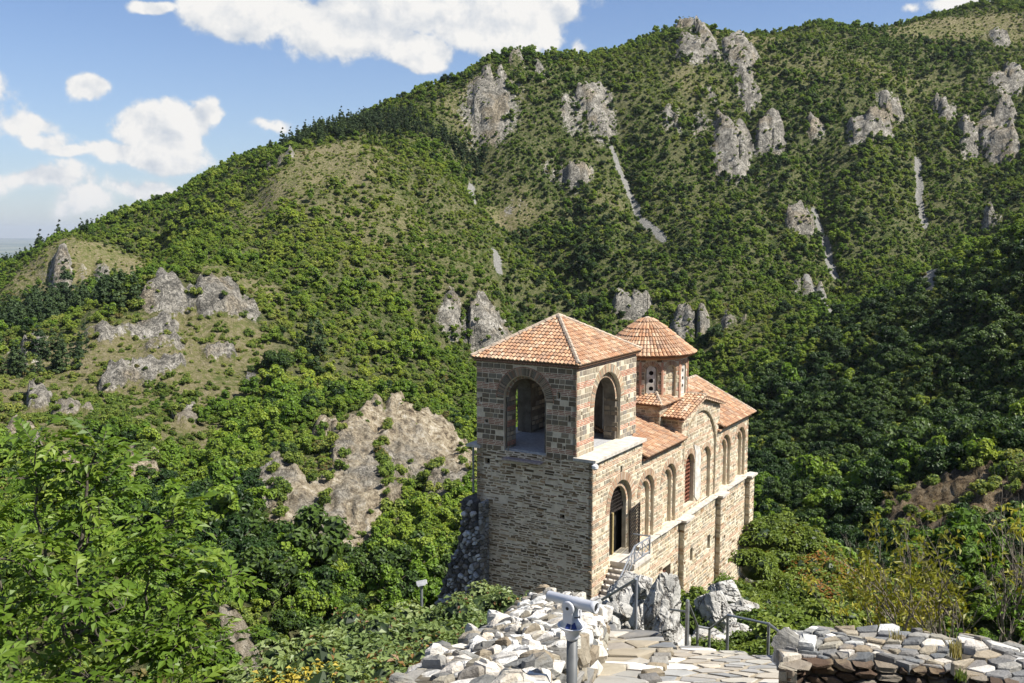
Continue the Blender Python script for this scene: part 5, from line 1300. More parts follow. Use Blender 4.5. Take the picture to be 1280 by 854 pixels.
# ---- dark faced wall at the lower right, in two lengths
def build_right_walls():
    for i, (front, back, zt, n, lab) in enumerate((
        ([(984,836),(1004,822),(1050,824),(1110,829),(1160,833),(1197,837)], [(1197,797),(1160,793),(1100,787),(1050,783),(1013,783),(988,800)], -4.60, 130, 'dry stone wall with grey slab top and dark shaded face, nearest the path'),
        ([(1202,842),(1250,850),(1310,858),(1420,880)], [(1420,832),(1310,814),(1250,800),(1203,792)], -4.48, 110, 'shorter length of dry stone wall with white stones, at the right edge beyond the gap'))):
        F = [Vector(ray(x, y)*(zt/ray(x, y)[2])) for x, y in front]; B = [Vector(ray(x, y)*(zt/ray(x, y)[2])) for x, y in back]
        P2 = [(p.x, p.y) for p in F+B]; mb = MB(); solid_prism(mb, P2, lambda x, y: zt-.03, lambda x, y: zt-2.6)
        w = mb.build('dry_stone_wall', DIRTM); tag(w, lab, 'wall', 'dry stone walls at the lower right')
        place = lambda x, y, h: Vector((x, y, zt+h+.03*sin(6*x+4*y)))
        lay_cells(w, 'stone', P2, n, 30+i, place, [(6, SLATE), (1.2+i, WHITE), (2, TAN)], gap=.008, h=(.005, .055), tilt=.16, rough=.25, bevel=.12, ax=1.7)
        G = F
        if i == 0:
            E0, E1 = B[-1], F[0]; nE = Vector((E1.y-E0.y, -(E1.x-E0.x), 0)).normalized(); dE = (E1-E0); LE = dE.length; dE.normalize()
            lay_cells(w, 'stone', [(.0, -1.5), (LE, -1.5), (LE, .0), (.0, .0)], 64, 38, lambda s, z, h: Vector((E0.x, E0.y, zt+z))+dE*s+nE*h, [(3, WHITE), (3, SLATE), (3, TAN)], gap=.012, h=(.02, .10), tilt=.3, rough=.3, bevel=.16, ax=1.5)
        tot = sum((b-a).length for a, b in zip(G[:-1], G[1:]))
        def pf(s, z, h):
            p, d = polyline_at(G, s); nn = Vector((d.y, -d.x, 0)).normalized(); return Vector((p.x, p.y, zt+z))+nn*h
        lay_cells(w, 'stone', [(0, -1.5), (tot, -1.5), (tot, .0), (0, .0)], 150, 34+i, pf, [(6, BROWN), (2, [(.26,.22,.17)])], gap=.012, h=(.02, .12), tilt=.4, rough=.3, bevel=.14, ax=2.6)  # brown face stones, darkened to paint in the face's shade
    # white stones tumbling at the wall's left end
    for k in range(14):
        px = rnd.uniform(980, 1008); py = rnd.uniform(800, 822); p = at(px, py, 11.2+rnd.uniform(-.3,.3)); mb = MB(); c = voronoi([(-.13,-.1),(.13,-.1),(.13,.1),(-.13,.1)], 1, 50+k)[0]
        cell_stone(mb, lambda x, y, h: Vector((x, y, h)), c, .004, .12, pick([(3, WHITE), (2, SLATE)]), .12, .5, .5, .3); o = mb.build('stone', NEAR_ST, bpy.data.objects['dry_stone_wall']); o.location = p; o.rotation_euler = (rnd.uniform(-.4,.4), rnd.uniform(-.4,.4), rnd.uniform(0,3))
build_right_walls()

# ---- limestone boulders between the path and the church
ROCKM = None
def m_boulder():
    m, g, b, o = mat('white_limestone'); p = pos(g)
    n1 = g.noise(p, 1.6, 7, .68, .3); n2 = g.noise(p, 9, 6, .7); w = g.noise(p, 1.2, 5, .6, col=True)
    cr = g.vor(g.vm('ADD', g.vm('MULTIPLY', p, (1.1, 1.1, .7)), g.vm('SCALE', w, scale=.9)), 1.6, 'DISTANCE_TO_EDGE')
    c = g.ramp(n1, [(.30, (.15,.145,.135)), (.46, (.34,.33,.30)), (.62, (.52,.50,.46))])
    c = g.mix(g.ss(n2, .5, .72, 0, .55), c, (.30,.29,.26))
    c = g.mix(g.ss(cr, .045, .0, 0, .8), c, (.07,.06,.05)); c = g.mix(g.ss(g.noise(p, .9, 4), .56, .68, 0, .4), c, (.46,.38,.26))
    g.link(c, b.inputs['Base Color']); b.inputs['Roughness'].default_value = .95
    bump(g, b, g.m('ADD', g.m('ADD', g.m('MULTIPLY', n2, .35), n1), g.m('MULTIPLY', g.ss(cr, 0, .08), .5)), .9, .12); return m
BOULD = m_boulder()
def boulder_mesh(name, seed, sub=4, rough=.34, matl=None, vert=1.0):
    bm = bmesh.new(); bmesh.ops.create_icosphere(bm, subdivisions=sub, radius=1.0)
    V = np.array([v.co for v in bm.verts]); s = seed*13.7
    # faceted: push towards the nearest of a few cutting planes
    r = np.random.RandomState(seed); N = r.normal(size=(34, 3)); N /= np.linalg.norm(N, axis=1)[:, None]; D = r.uniform(.50, .95, 34)
    k = (V@N.T)/D[None]; f = 1/np.maximum(k.max(axis=1), .25); V = V*np.minimum(f, 1.25)[:, None]
    x, y, z = V.T
    d = rough*.55*fbm(x*1.1+s, y*1.1, z*.9, 3)+.035*fbm(x*4+s, y*4, z*3, 4)
    cr = np.abs(pn(x*2.0+s, y*2.0, z*.8+3)); c2 = np.abs(pn(x*3.1+s, y*3.1+4, z*1.6+9)); d = d-.12*np.clip(1-cr/.07, 0, 1)-.06*np.clip(1-c2/.06, 0, 1)
    V = V*(1+d)[:, None]
    for i, v in enumerate(bm.verts): v.co = V[i]
    me = bpy.data.meshes.new(name); bm.to_mesh(me); bm.free(); me.materials.append(matl or BOULD); return me
def rock(name, px, py, d, w, h, dep, seed, label, group=None, rot=0.0, sub=5 if True else 4, cat='rock', matl=None, tilt=0.0):
    """a rock whose middle is seen at a pixel, w, h and dep in metres"""
    o = link(bpy.data.objects.new(name, boulder_mesh(name, seed, sub, matl=matl))); o.location = at(px, py, d); o.scale = (w/2, dep/2, h/2); o.rotation_euler = (tilt*.5, tilt, rot)
    gz = ground_z(o.location.x, o.location.y); lo_ = o.location.z-h*.45; 
    if lo_ > gz-.1:            # the rock's broader foot, down to the ground
        c = boulder_mesh('foot_block', seed+40, 4); f = bpy.data.objects.new('foot_block', c); link(f, o); hh = (lo_-gz)+.5
        f.location = (.05, -.02, -.9-hh/h*.75); f.scale = (1.12, 1.12, hh/h*1.35)
    return tag(o, label, cat, group)
BR = [(823,765,19.5,.95,1.75,1.0,3,'tall fissured white rock standing just right of the nearest handrail post'),
      (838,792,19.0,.75,1.1,.9,4,'leaning fissured rock slab at the foot of the tall white rock'),
      (775,765,20,.70,.55,.7,5,'tan and white block below the church steps, left of the tall rock'),
      (765,779,18.6,.62,.42,.5,6,'squat white block at the top end of the slate path'),
      (803,735,22,.75,.8,.8,7,'white boulder on top of the pile, right under the stair railing'),
      (850,803,19,.9,.5,.6,8,'low crumbly white rock beside the steel post'),
      (893,768,27,1.25,2.0,1.4,9,'big pointed pale rock in front of the church pilaster'),
      (922,795,25,1.2,1.0,1.2,10,'rugged grey rock behind the lower handrail'),
      (884,800,24,1.5,.7,1.2,11,'low white rock under the handrail dip'),
      (903,742,34,1.9,1.1,1.6,12,'weathered white rock between the pointed rock and the shrubs'),
      (930,760,36,1.6,.9,1.6,13,'flat pale rock among shrubs below the far pilaster'),
      (939,705,68,1.0,1.9,1.2,14,'small white rock at the far foot of the long wall'),
      (945,728,64,1.6,1.2,1.4,15,'cluster of white rock downhill of the far corner'),
      (668,765,20,1.3,.7,1.2,16,'tan flat topped rock above the rubble wall end'),
      (745,768,19,.5,.45,.5,17,'white stone block behind the telescope head'),
      (792,752,24,1.6,1.5,1.4,18,'white rock face below the church steps'),
      (760,758,25,1.3,.9,1.2,19,'pale rock at the foot of the church steps')]
for (px, py, d, w_, h_, dp, sd_, lb) in BR: rock('limestone_rock', px, py, d, w_, h_, dp, sd_, lb, 'limestone rocks below the church', rot=sd_*1.3, tilt=.12*(sd_ % 3-1))

# ---- handrails
def post(mb, px, yt, yb, d, r=.024):
    a = at(px, yt, d); h = (yb-yt)/F_PX*d*1.06; mb.tube([a, (a[0], a[1], a[2]-h)], r, 8); return Vector(a)
def build_rails():
    e = empty('handrail', at(795, 793, 17.5), 'steel handrail sloping down towards the church steps, behind the telescope', 'handrail')
    iv = Vector(e.location)
    mb = MB(); t = post(mb, 795.5, 724, 800, 17.5, .028); mb.v = [tuple(Vector(v)-iv) for v in mb.v]; mb.build('post', GREYM, e)
    mb = MB(); q = Vector(at(742, 756, 21)); mb.tube([t, t.lerp(q, .5), q], .028, 8); mb.v = [tuple(Vector(v)-iv) for v in mb.v]; mb.build('rail', GREYM, e)
    mb = MB(); mb.tube([q, (q.x, q.y, q.z-1)], .026, 8); mb.v = [tuple(Vector(v)-iv) for v in mb.v]; mb.build('post', GREYM, e)
    spec = [(859.5,751,815,15.6,.034),(872,783,826,17.0,.024),(887,786,834,17.4,.024),(910,769,822,16.4,.027),(961,780,834,15.6,.026)]
    e = empty('handrail', at(887, 815, 16), 'steel handrail dipping then climbing round the path edge above the valley', 'handrail'); iv = Vector(e.location); T = []
    for s in spec:
        mb = MB(); T.append(post(mb, *s)); mb.v = [tuple(Vector(v)-iv) for v in mb.v]; mb.build('post', STEEL, e)
    end = Vector(at(994, 805, 13.5)); T2 = T+[end]
    for a, b in zip(T2[:-1], T2[1:]):
        mb = MB(); mb.tube([a, b], .022, 8); mb.lathe(a, [(.02,-.02), (.027, 0), (.02, .02)], 8); mb.v = [tuple(Vector(v)-iv) for v in mb.v]; mb.build('rail', STEEL, e)
    mb = MB(); a = Vector(at(860, 765, 15.6)); mb.tube([a, Vector(at(838, 762, 18))], .020, 8); mb.v = [tuple(Vector(v)-iv) for v in mb.v]; mb.build('rail', STEEL, e)
build_rails()

# ---- coin telescope
def build_telescope():
    WH = m_plain('pale_grey_enamel', (.62,.63,.66), .32, vary=.06, scale=4, spec=.5); PM = m_plain('pole_grey_paint', (.105,.11,.11), .5, vary=.15, scale=6, spec=.4)
    BL = m_plain('blue_print', (.025,.045,.17), .4, vary=.3, scale=60); BK = m_plain('black_rubber', (.015,.015,.015), .5)
    d = 7.5; c = Vector(at(715.5, 752, d)); base_z = zpath(c.y)-.9; K = .79
    e = empty('viewing_telescope', (c.x, c.y, base_z), 'pale grey viewing telescope on a round grey pole in front of the rubble wall', 'telescope')
    O = Vector((c.x, c.y, base_z)); hz = (c.z-base_z)/K; e.scale = (K, K, K)
    def B(mb, name, m, sm=True, parent=e): return mb.build(name, m, parent, sm)
    dz = hz-.345
    mb = MB(); mb.tube([(0,0,0), (0,0,dz)], .056, 24); mb.lathe((0,0,0), [(.15,0),(.15,.02),(.062,.03)], 24); B(mb, 'pole', PM)
    mb = MB(); mb.lathe((0,0,dz), [(.062,-.05),(.070,-.02),(.078,.03),(.142,.088),(.150,.094),(.150,.104),(.136,.102),(.080,.104)], 40); B(mb, 'dish', WH)
    mb = MB(); mb.lathe((0,0,dz+.100), [(.134,.0),(.075,.055),(.062,.075),(.05,.075)], 36); B(mb, 'collar_cone', WH)
    for a0 in (-128, -98):
        mb = MB(); P = []
        for a in np.radians(np.linspace(a0, a0+25, 6)): P.append((.130*cos(a), .130*sin(a), dz+.108))
        for a in np.radians(np.linspace(a0+25, a0, 6)): P.append((.082*cos(a), .082*sin(a), dz+.154))
        n = len(P); mb.add([tuple(Vector(p)*1.0) for p in P]+[(p[0], p[1], p[2]-.008) for p in P], [tuple(range(n))]+[(i, n+i, n+(i+1) % n, (i+1) % n) for i in range(n)]); B(mb, 'information_plate', BL, False)
    # barrel direction: the eyepiece end comes nearer and to the right
    ax = Vector((.46, -.34, -.0)).normalized(); sd_ = ax.cross(Vector((0,0,1))).normalized(); up = sd_.cross(ax)
    M = Matrix((sd_, up, ax)).transposed(); ctr = Vector((0,0,hz))
    def L(mb, prof, off=Vector((0,0,0)), n=28, M_=M): mb.lathe(ctr+off, prof, n, M=M_)
    mb = MB(); L(mb, [(.030,-.295),(.046,-.295),(.050,-.288),(.050,-.09),(.054,-.085),(.054,.12),(.056,.125),(.056,.235),(.060,.240),(.060,.285),(.050,.290),(.046,.262),(.01,.262)]); B(mb, 'barrel', WH)
    mb = MB(); L(mb, [(.045,.2625),(.045,.270),(.02,.272)]); L(mb, [(.044,-.298),(.044,-.294),(.03,-.293)]); B(mb, 'lens', BK)
    mb = MB(); mb.box(ctr+up*(-.085), .10, .17, .14, Matrix((ax, sd_, up)).transposed()); mb.lathe((0,0,hz-.20), [(.055,0),(.062,.05),(.05,.12)], 20); B(mb, 'yoke_body', WH, False)
    for s_ in (1, -1):
        mb = MB(); MM = Matrix((ax, up, sd_*s_)).transposed()
        mb.lathe(ctr+sd_*s_*.078+up*(-.045), [(.066,-.012),(.070,-.006),(.070,.010),(.062,.016)], 28, M=MM)
        mb.box(ctr+sd_*s_*.078+up*(-.125), .11, .026, .15, Matrix((ax, sd_, up)).transposed()); B(mb, 'yoke_cheek', WH, False)
        mb = MB(); mb.lathe(ctr+sd_*s_*.0945+up*(-.045), [(.017,0),(.017,.004),(.008,.006)], 16, M=MM); B(mb, 'pivot_bolt', BK)
    mb = MB(); mb.tube([ctr+ax*.12+up*(-.05)+sd_*.05, ctr+ax*.13+up*(-.12)+sd_*.06, ctr+ax*.06+up*(-.14)+sd_*.05], .006, 6); B(mb, 'cable', BK)
build_telescope()

# ---- plants near the lookout
def leaf_faces(p, a, nrm, L, W, fold=.25):
    """a pointed leaf folded along its midrib: 2 quads"""
    b = np.cross(nrm, a); mid = p+a*L*.45; tip = p+a*L-nrm*L*.12
    return [p, mid+b*W*.5+nrm*W*fold, tip, mid-b*W*.5+nrm*W*fold, mid-nrm*W*.08]
def shrub_mesh(name, mats, seed, n=1500, R=(1.0, 1.0, .75), leaf=.11, nclump=16, aut=.0, wr=.62):
    r = np.random.RandomState(seed); V = []; Fc = []; mi = []
    C = r.normal(size=(nclump, 3)); C /= np.linalg.norm(C, axis=1)[:, None]; C[:, 2] = np.abs(C[:, 2])*1.0-.15; C = C*r.uniform(.35, .85, (nclump, 1))*np.array(R)
    rad = r.uniform(.26, .46, nclump)
    for k in range(n):
        j = r.randint(nclump); d = r.normal(size=3); d /= np.linalg.norm(d); d[2] = abs(d[2])*.9+.1*d[2]
        p = C[j]+d*rad[j]*r.uniform(.75, 1.1); nm = d*.7+np.array([0, 0, .75])+r.normal(0, .32, 3); nm /= np.linalg.norm(nm)
        a = np.cross(nm, r.normal(size=3)); a = a+d*.5; a -= nm*(a@nm); a /= np.linalg.norm(a); L = leaf*r.uniform(.6, 1.3)
        n0 = len(V); V += leaf_faces(p, a, nm, L, L*wr*r.uniform(.8, 1.2)); m_ = 1 if (len(mats) > 2 and (r.rand() < (aut if j % 3 else aut*3))) else 0
        Fc += [(n0, n0+1, n0+2, n0+4), (n0, n0+4, n0+2, n0+3)]; mi += [m_, m_]
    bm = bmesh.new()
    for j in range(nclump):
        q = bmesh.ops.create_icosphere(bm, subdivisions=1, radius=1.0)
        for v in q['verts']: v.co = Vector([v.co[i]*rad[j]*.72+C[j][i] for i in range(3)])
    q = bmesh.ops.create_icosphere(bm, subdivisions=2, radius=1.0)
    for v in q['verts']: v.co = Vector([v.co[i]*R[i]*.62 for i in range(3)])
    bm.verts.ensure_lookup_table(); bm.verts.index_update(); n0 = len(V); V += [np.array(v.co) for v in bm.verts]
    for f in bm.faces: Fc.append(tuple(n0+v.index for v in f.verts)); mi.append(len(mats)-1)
    bm.free(); me = bpy.data.meshes.new(name); me.from_pydata([tuple(v) for v in V], [], Fc)
    for m_ in mats: me.materials.append(m_)
    me.polygons.foreach_set('material_index', mi); me.update(); return me
SH_L = m_leaf('shrub_leaves', (.105,.155,.045), (.195,.25,.085), (.33,.37,.18), .32, .42)
SH_B = m_leaf('reddish_shrub_leaves', (.11,.055,.022), (.23,.13,.045), (.34,.25,.08), .25, .5)
SH_Y = m_leaf('yellow_flower_spikes', (.22,.17,.02), (.36,.28,.035), (.45,.38,.07), .25, .6)
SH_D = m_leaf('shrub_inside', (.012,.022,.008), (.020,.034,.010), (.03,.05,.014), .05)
BR_G = m_leaf('bank_green_leaves', (.075,.12,.016), (.145,.195,.028), (.22,.26,.05), .3, .5)
BR_O = m_leaf('orange_leaves', (.20,.085,.022), (.27,.13,.03), (.26,.22,.04), .3, .5)
SHM = [shrub_mesh('leafy_shrub_shape', [SH_L, SH_B, SH_D], 60+k, 2100, (1.0, 1.0, .75), .12, 18, (.01, .04, .14)[k]) for k in range(3)]
SHY = shrub_mesh('yellow_shrub_shape', [SH_L, SH_Y, SH_D], 70, 1900, (.9, .9, .7), .085, 16, .35)
BKM = [shrub_mesh('bank_shrub_shape', [BR_G, BR_O, SH_D], 80+k, 1300, (1.0, 1.0, .8), .17, 16, (.0, .01, .18, .4)[k], .5) for k in range(4)]
def near_shrubs():
    L = [(610,775,16.0,.9),(575,772,16.5,1.0),(540,768,17,1.1),(495,772,16.5,1.2),(450,790,15,1.1),(590,800,13.8,.8),(555,812,12.8,.8),(510,812,13.2,1.0),(460,822,12.8,1.0),
         (405,812,14,1.1),(520,842,10.8,.7),(480,858,10.4,.75),(425,852,11,.9),(370,838,12.5,1.0),(335,865,11.5,.9),(380,880,10.5,.8),(630,762,17.5,.7),(560,752,20,1.1),(510,752,21,1.2),(460,758,19,1.1),
         (400,780,17,1.1),(300,845,14,1.1),(350,800,17,1.2),(455,885,9.6,.8),(300,890,11,.9)]
    for i, (px, py, d, s) in enumerate(L):
        yel = py > 835 and px < 440; me = SHY if yel else SHM[2 if (py > 795 and px > 460) else i % 2]
        o = link(bpy.data.objects.new('shrub', me)); p = at(px, py+12, d); o.location = (p[0], p[1], p[2]-.72*s); o.scale = (s, s, s*1.05); o.rotation_euler = (0, 0, rnd.uniform(0, 6.3))
        tag(o, 'green shrub with yellow flower spikes at the lower left of the rubble wall' if yel else ('pale green shrub with browning red leaves beside the rubble wall' if me is SHM[2] else 'pale green broad leaved shrub filling the slope left of the rubble wall'),
            'shrub', 'yellow flowering shrubs' if yel else ('browning shrubs beside the rubble wall' if me is SHM[2] else 'pale green shrubs on the slope'))
        # hidden lower growth carries each shrub down to the slope
        g_ = ground_z(p[0], p[1]); h_ = p[2]-.72*s-g_
        if h_ > .1: mb = MB(); mb.tube([(0,0,0), (.05,.03,-h_*.5/s), (0,0,-h_/s-.1)], [.07, .09, .12], 6); mb.build('stem', BARK, o)
near_shrubs()
def bank_shrubs():
    r = np.random.RandomState(3); k = 0
    for i in range(1700):
        px = r.uniform(930, 1105); py = r.uniform(600, 850); 
        crest = 640+(px-950)*1.0 if px > 950 else 640
        n = ray(px, py); t = np.linspace(26, 92, 120); e = base_h(n[0]*t, n[1]*t)-n[2]*t; q = np.where(e > 0)[0]
        if not len(q): continue
        d = t[q[0]]; P = n*d
        if k and min(hypot(P[0]-a, P[1]-b) for a, b in done) < d*.016: continue
        done = [] if k == 0 else done; done.append((P[0], P[1])); k += 1
        orange = (985 < px < 1075 and 690 < py < 780 and fbm(px/26., py/22., 4.0, 2) > -.02)
        me = BKM[3 if orange and r.rand() < .5 else 2 if orange else r.randint(2)]; s = d*r.uniform(.016, .026)
        o = link(bpy.data.objects.new('shrub', me)); o.location = (P[0], P[1], P[2]-.2*s); o.scale = (s, s, s*r.uniform(.8, 1.25)); o.rotation_euler = (0,0,r.uniform(0,6.3))
        tag(o, 'orange tinged shrub on the bank right of the church' if orange else 'bright green low shrub on the bank right of the church', 'shrub', 'orange shrubs on the bank' if orange else 'green shrubs on the bank')
        if k > 215: break
    print('bank shrubs', k)
    # bushes round the church's foot and among the rocks
    for (px, py, d, s, lb) in ((865,752,31,1.0,'dark green bush growing between the rock and the brick pilaster'),(870,775,27,.8,'dark bush below the pilaster, behind the tall steel post'),(912,738,40,1.1,'feathery bush at the foot of the long wall'),
                          (925,750,38,.9,'low bush among the pale rocks'),(640,752,26,1.0,'leafy bush at the foot of the tower front'),(600,752,30,1.2,'leafy bush below the rubble buttress'),(690,750,27,.5,'small weed at the tower corner'),(945,700,60,1.6,'green bush right of the church corner'),(950,665,72,1.8,'rounded light green bush beyond the church corner'),
                          (940,780,30,1.0,'green bush behind the lower handrail'),(975,800,22,.9,'olive bush under the sloping handrail'),(1000,790,24,1.0,'green bush left of the dry stone wall end'),(1030,780,30,1.3,'green bush behind the dry stone wall end'),(930,810,22,.7,'small bush below the path edge'),(945,822,20,.6,'low bush just beyond the path edge, near the last rail post'),(900,815,20,.5,'little bush between the path edge and the pale rocks'),(965,815,19,.6,'bush behind the last handrail post'),(985,818,18,.5,'bush beside the dry stone wall end'),(875,812,21,.5,'small bush at the foot of the dipping handrail'),(1010,805,19,.7,'bush showing above the dry stone wall end')):
        o = link(bpy.data.objects.new('shrub', SHM[0] if px < 700 else BKM[0])); p = at(px, py, d); o.location = (p[0], p[1], p[2]-.3*s); o.scale = (s, s, s); o.rotation_euler = (0,0,px); tag(o, lb, 'shrub')
bank_shrubs()

# ---- the young tree at the lower left: compound leaves on upright stems
LF_T = m_leaf('young_tree_leaves', (.050,.100,.012), (.118,.190,.022), (.22,.285,.045), .36, .42)
def compound_leaf(name, seed, n=5, L=.44):
    r = np.random.RandomState(seed); V = []; Fc = []; mi = []
    def rach(t): return np.array([L*t, 0, .16*L*sin(t*2.3)-.42*L*t*t])
    pts = [rach(t) for t in np.linspace(0, 1, 6)]
    for i in range(5):
        a, b = pts[i], pts[i+1]; n0 = len(V); w = .004; V += [a+[0,w,0], a-[0,w,0], b-[0,w*.7,0], b+[0,w*.7,0]]; Fc.append((n0, n0+1, n0+2, n0+3)); mi.append(1)
    for i in range(n):
        t = .28+.66*i/n; p = rach(t)
        for s in (1, -1):
            ang = radians(58-22*t)*s+r.normal(0, .12); a = np.array([cos(ang), sin(ang), -.28+r.normal(0, .14)]); a /= np.linalg.norm(a)
            nm = np.array([r.normal(0, .22), r.normal(0, .22)-.2*s, 1.0]); nm -= a*(a@nm); nm /= np.linalg.norm(nm); l = .128*r.uniform(.85, 1.15)*(1-.15*abs(t-.6))
            n0 = len(V); V += leaf_faces(p, a, nm, l, l*.60, .2); Fc += [(n0, n0+1, n0+2, n0+4), (n0, n0+4, n0+2, n0+3)]; mi += [0, 0]
    p = rach(.97); a = np.array([.85, 0, -.5]); n0 = len(V); V += leaf_faces(p, a, np.array([.5, 0, .85]), .16, .065, .2); Fc += [(n0, n0+1, n0+2, n0+4), (n0, n0+4, n0+2, n0+3)]; mi += [0, 0]
    me = bpy.data.meshes.new(name); me.from_pydata([tuple(v) for v in V], [], Fc)
    for m_ in (LF_T, BARK): me.materials.append(m_)
    me.polygons.foreach_set('material_index', mi); me.update(); return me
def young_tree():
    LM = [compound_leaf('compound_leaf', s, 4+s % 2, .40+.03*s) for s in range(4)]; r = np.random.RandomState(9)
    stems = [([(97,900,12),(96,800,12),(98,700,12.1),(104,640,12.2),(119,560,12.3)], .05), ([(97,840,12),(70,760,12.2),(48,660,12.4),(42,558,12.5)], .03), ([(96,800,12),(150,730,11.6),(185,690,11.5),(216,648,11.5)], .03),
             ([(97,860,12),(180,800,11.2),(235,765,11.0),(287,728,11.0)], .03), ([(98,700,12.1),(122,650,12.4),(127,598,12.5)], .02), ([(30,900,11.5),(10,780,11.6),(-12,650,11.8)], .03), ([(97,860,12),(150,820,10.8),(200,800,10.5),(250,820,10.4)], .025),
             ([(96,800,12),(60,740,11.2),(20,700,11)], .02), ([(180,800,11.2),(185,740,11.2),(187,690,11.3)], .02), ([(97,870,12),(60,830,10.8),(15,790,10.6)], .02), ([(150,820,10.8),(120,790,10.4),(110,740,10.4)], .02), ([(120,900,11),(160,870,10.2),(215,860,10.0)], .02), ([(60,830,10.8),(40,860,10.2),(10,870,10)], .02)]
    base = Vector(at(97, 900, 12)); gz = ground_z(base.x, base.y); e = empty('young_tree', (base.x, base.y, gz), 'young bright green tree with long compound leaves filling the lower left corner', 'tree')
    off = Vector((base.x, base.y, gz)); mb = MB(); mb.tube([(0, 0, -.2), base-off], [.08, .06], 8); tips = []
    for pts, rad in stems:
        P = [Vector(at(*q)) for q in pts]; Q = []
        for i in range(len(P)-1):
            for t in np.linspace(0, 1, 6)[:-1]: Q.append(P[i].lerp(P[i+1], t))
        Q.append(P[-1]); Q = [q+Vector(r.normal(0, .015, 3)) for q in Q]; m_ = len(Q)
        mb.tube([q-off for q in Q], [rad*(1-.8*i/m_) for i in range(m_)], 6)
        for i, q in enumerate(Q):
            f = i/m_
            if f > .30:
                for _ in range(1 if f < .6 else 2): tips.append((q, f))
        for _ in range(7): tips.append((Q[-1]+Vector(r.normal(0, .05, 3)), 1.2))
    # side twigs
    extra = []
    for q, f in list(tips):
        if r.rand() < .26 and f < 1:
            dd = Vector((r.normal(), r.normal(), r.uniform(-.1, .7))).normalized()*r.uniform(.2, .6); mb.tube([q-off, q+dd*.6-off, q+dd-off], [.010, .008, .004], 4); 
            for _ in range(4): extra.append((q+dd*r.uniform(.6, 1), 1))
    tips += extra; mb.build('trunk', BARK, e, True)
    r.shuffle(tips); print('compound leaves', len(tips)); rest = MB(); restmi = []
    V = []; Fc = []; MI = []
    for k, (q, f) in enumerate(tips):
        a = r.uniform(0, 2*pi); el = r.uniform(-.25, .75) if f < 1.1 else r.uniform(.1, 1.0); s = r.uniform(.75, 1.15)
        E_ = Euler((r.normal(0, .3), -el, a)); me = LM[r.randint(4)]
        if k < 300: o = link(bpy.data.objects.new('leaf', me), e); o.location = q-off; o.rotation_euler = E_; o.scale = (s, s, s)
        else:
            M = Matrix.Translation(q-off) @ E_.to_matrix().to_4x4() @ Matrix.Scale(s, 4); n0 = len(V); V += [tuple(M @ v.co) for v in me.vertices]
            for p in me.polygons: Fc.append([n0+i for i in p.vertices]); MI.append(p.material_index)
    if V:
        me = bpy.data.meshes.new('foliage'); me.from_pydata(V, [], Fc); me.materials.append(LF_T); me.materials.append(BARK); me.polygons.foreach_set('material_index', MI); tag(link(bpy.data.objects.new('foliage', me), e), kind='stuff')
young_tree()

# ---- half bare trees behind the dry stone wall
LF_Y = m_leaf('yellowing_leaves', (.16,.17,.02), (.28,.27,.035), (.40,.36,.06), .35, .45)
TWIG = m_plain('pale_twig', (.24,.205,.16), .9, vary=.3, scale=15)
def bare_tree(px, py, d, h, seed, leafy, label, lean=0.0, bias=0.0, matl=None):
    rr = random.Random(seed); p0 = Vector(at(px, py, d)); drop = max(.2, p0.z-ground_z(p0.x, p0.y)+.15); print('drop', drop); e = empty('half_bare_tree', (p0.x, p0.y, p0.z), label, 'tree', 'half bare trees behind the dry stone wall'); mb = MB(); tips = []
    def grow(p, dr, L, r, lev):
        n = 4; pts = [p.copy()]
        for i in range(n):
            dr = (dr+Vector((rr.gauss(0,.13), rr.gauss(0,.13), .05))).normalized(); p = p+dr*(L/n); pts.append(p.copy())
        mb.tube(pts, [r*(1-.55*i/n) for i in range(n+1)], 5 if lev < 2 else 3, caps=False)
        if lev >= 4: tips.append(pts[-1]); tips.append(pts[2]); return
        if lev >= 2: tips.append(pts[-1])
        for k in range(rr.choice((2, 2, 3)) if lev else 5):
            q = pts[rr.randint(1 if lev else 1, n)]; a = rr.uniform(0, 2*pi); sp = rr.uniform(.35, .75)
            side = Vector((cos(a), sin(a)*.8, 0)); nd = (dr*(1-sp*.4)+side*sp+Vector((0,0,.22))).normalized(); grow(q, nd, L*rr.uniform(.55, .78), r*.52, lev+1)
    mb.tube([(0,0,-drop), (.03,.02,-drop*.5), (0,0,-.9)], [.06,.055,.045], 6)
    for k in range(2): grow(Vector((rr.uniform(-.1,.1), rr.uniform(-.1,.1), -1.2)), Vector((lean+rr.uniform(-.25,.25), rr.uniform(-.2,.2), 1)).normalized(), h*.42+.8, .028, 0)
    mb.build('branches', TWIG, e, True)
    V = []; Fc = []; r = np.random.RandomState(seed)
    for t in tips:
        hz = t.z/h; pr = leafy*(1.25-hz)*(1+bias*(-t.x/h)*2)
        if rr.random() < pr:
            for _ in range(7):
                p = np.array(t)+r.normal(0, .05, 3); a = r.normal(size=3); a[2] -= .2; a /= np.linalg.norm(a); nm = np.cross(a, r.normal(size=3)); nm[2] = abs(nm[2])+.3; nm -= a*(a@nm); nm /= np.linalg.norm(nm)
                n0 = len(V); V += leaf_faces(p, a, nm, .11*r.uniform(.7, 1.2), .05); Fc += [(n0, n0+1, n0+2, n0+4), (n0, n0+4, n0+2, n0+3)]
    if V:
        me = bpy.data.meshes.new('leaves'); me.from_pydata([tuple(v) for v in V], [], Fc); me.materials.append(matl or LF_Y); tag(link(bpy.data.objects.new('leaves', me), e), kind='stuff')
bare_tree(1196, 800, 15, 2.1, 1, .26, 'half bare tree with grey twigs and yellow leaves, left of the wall gap', -.15, .8)
bare_tree(1238, 806, 16, 2.3, 2, .10, 'nearly leafless tree with upright grey twigs, behind the wall gap', .1, -.2)
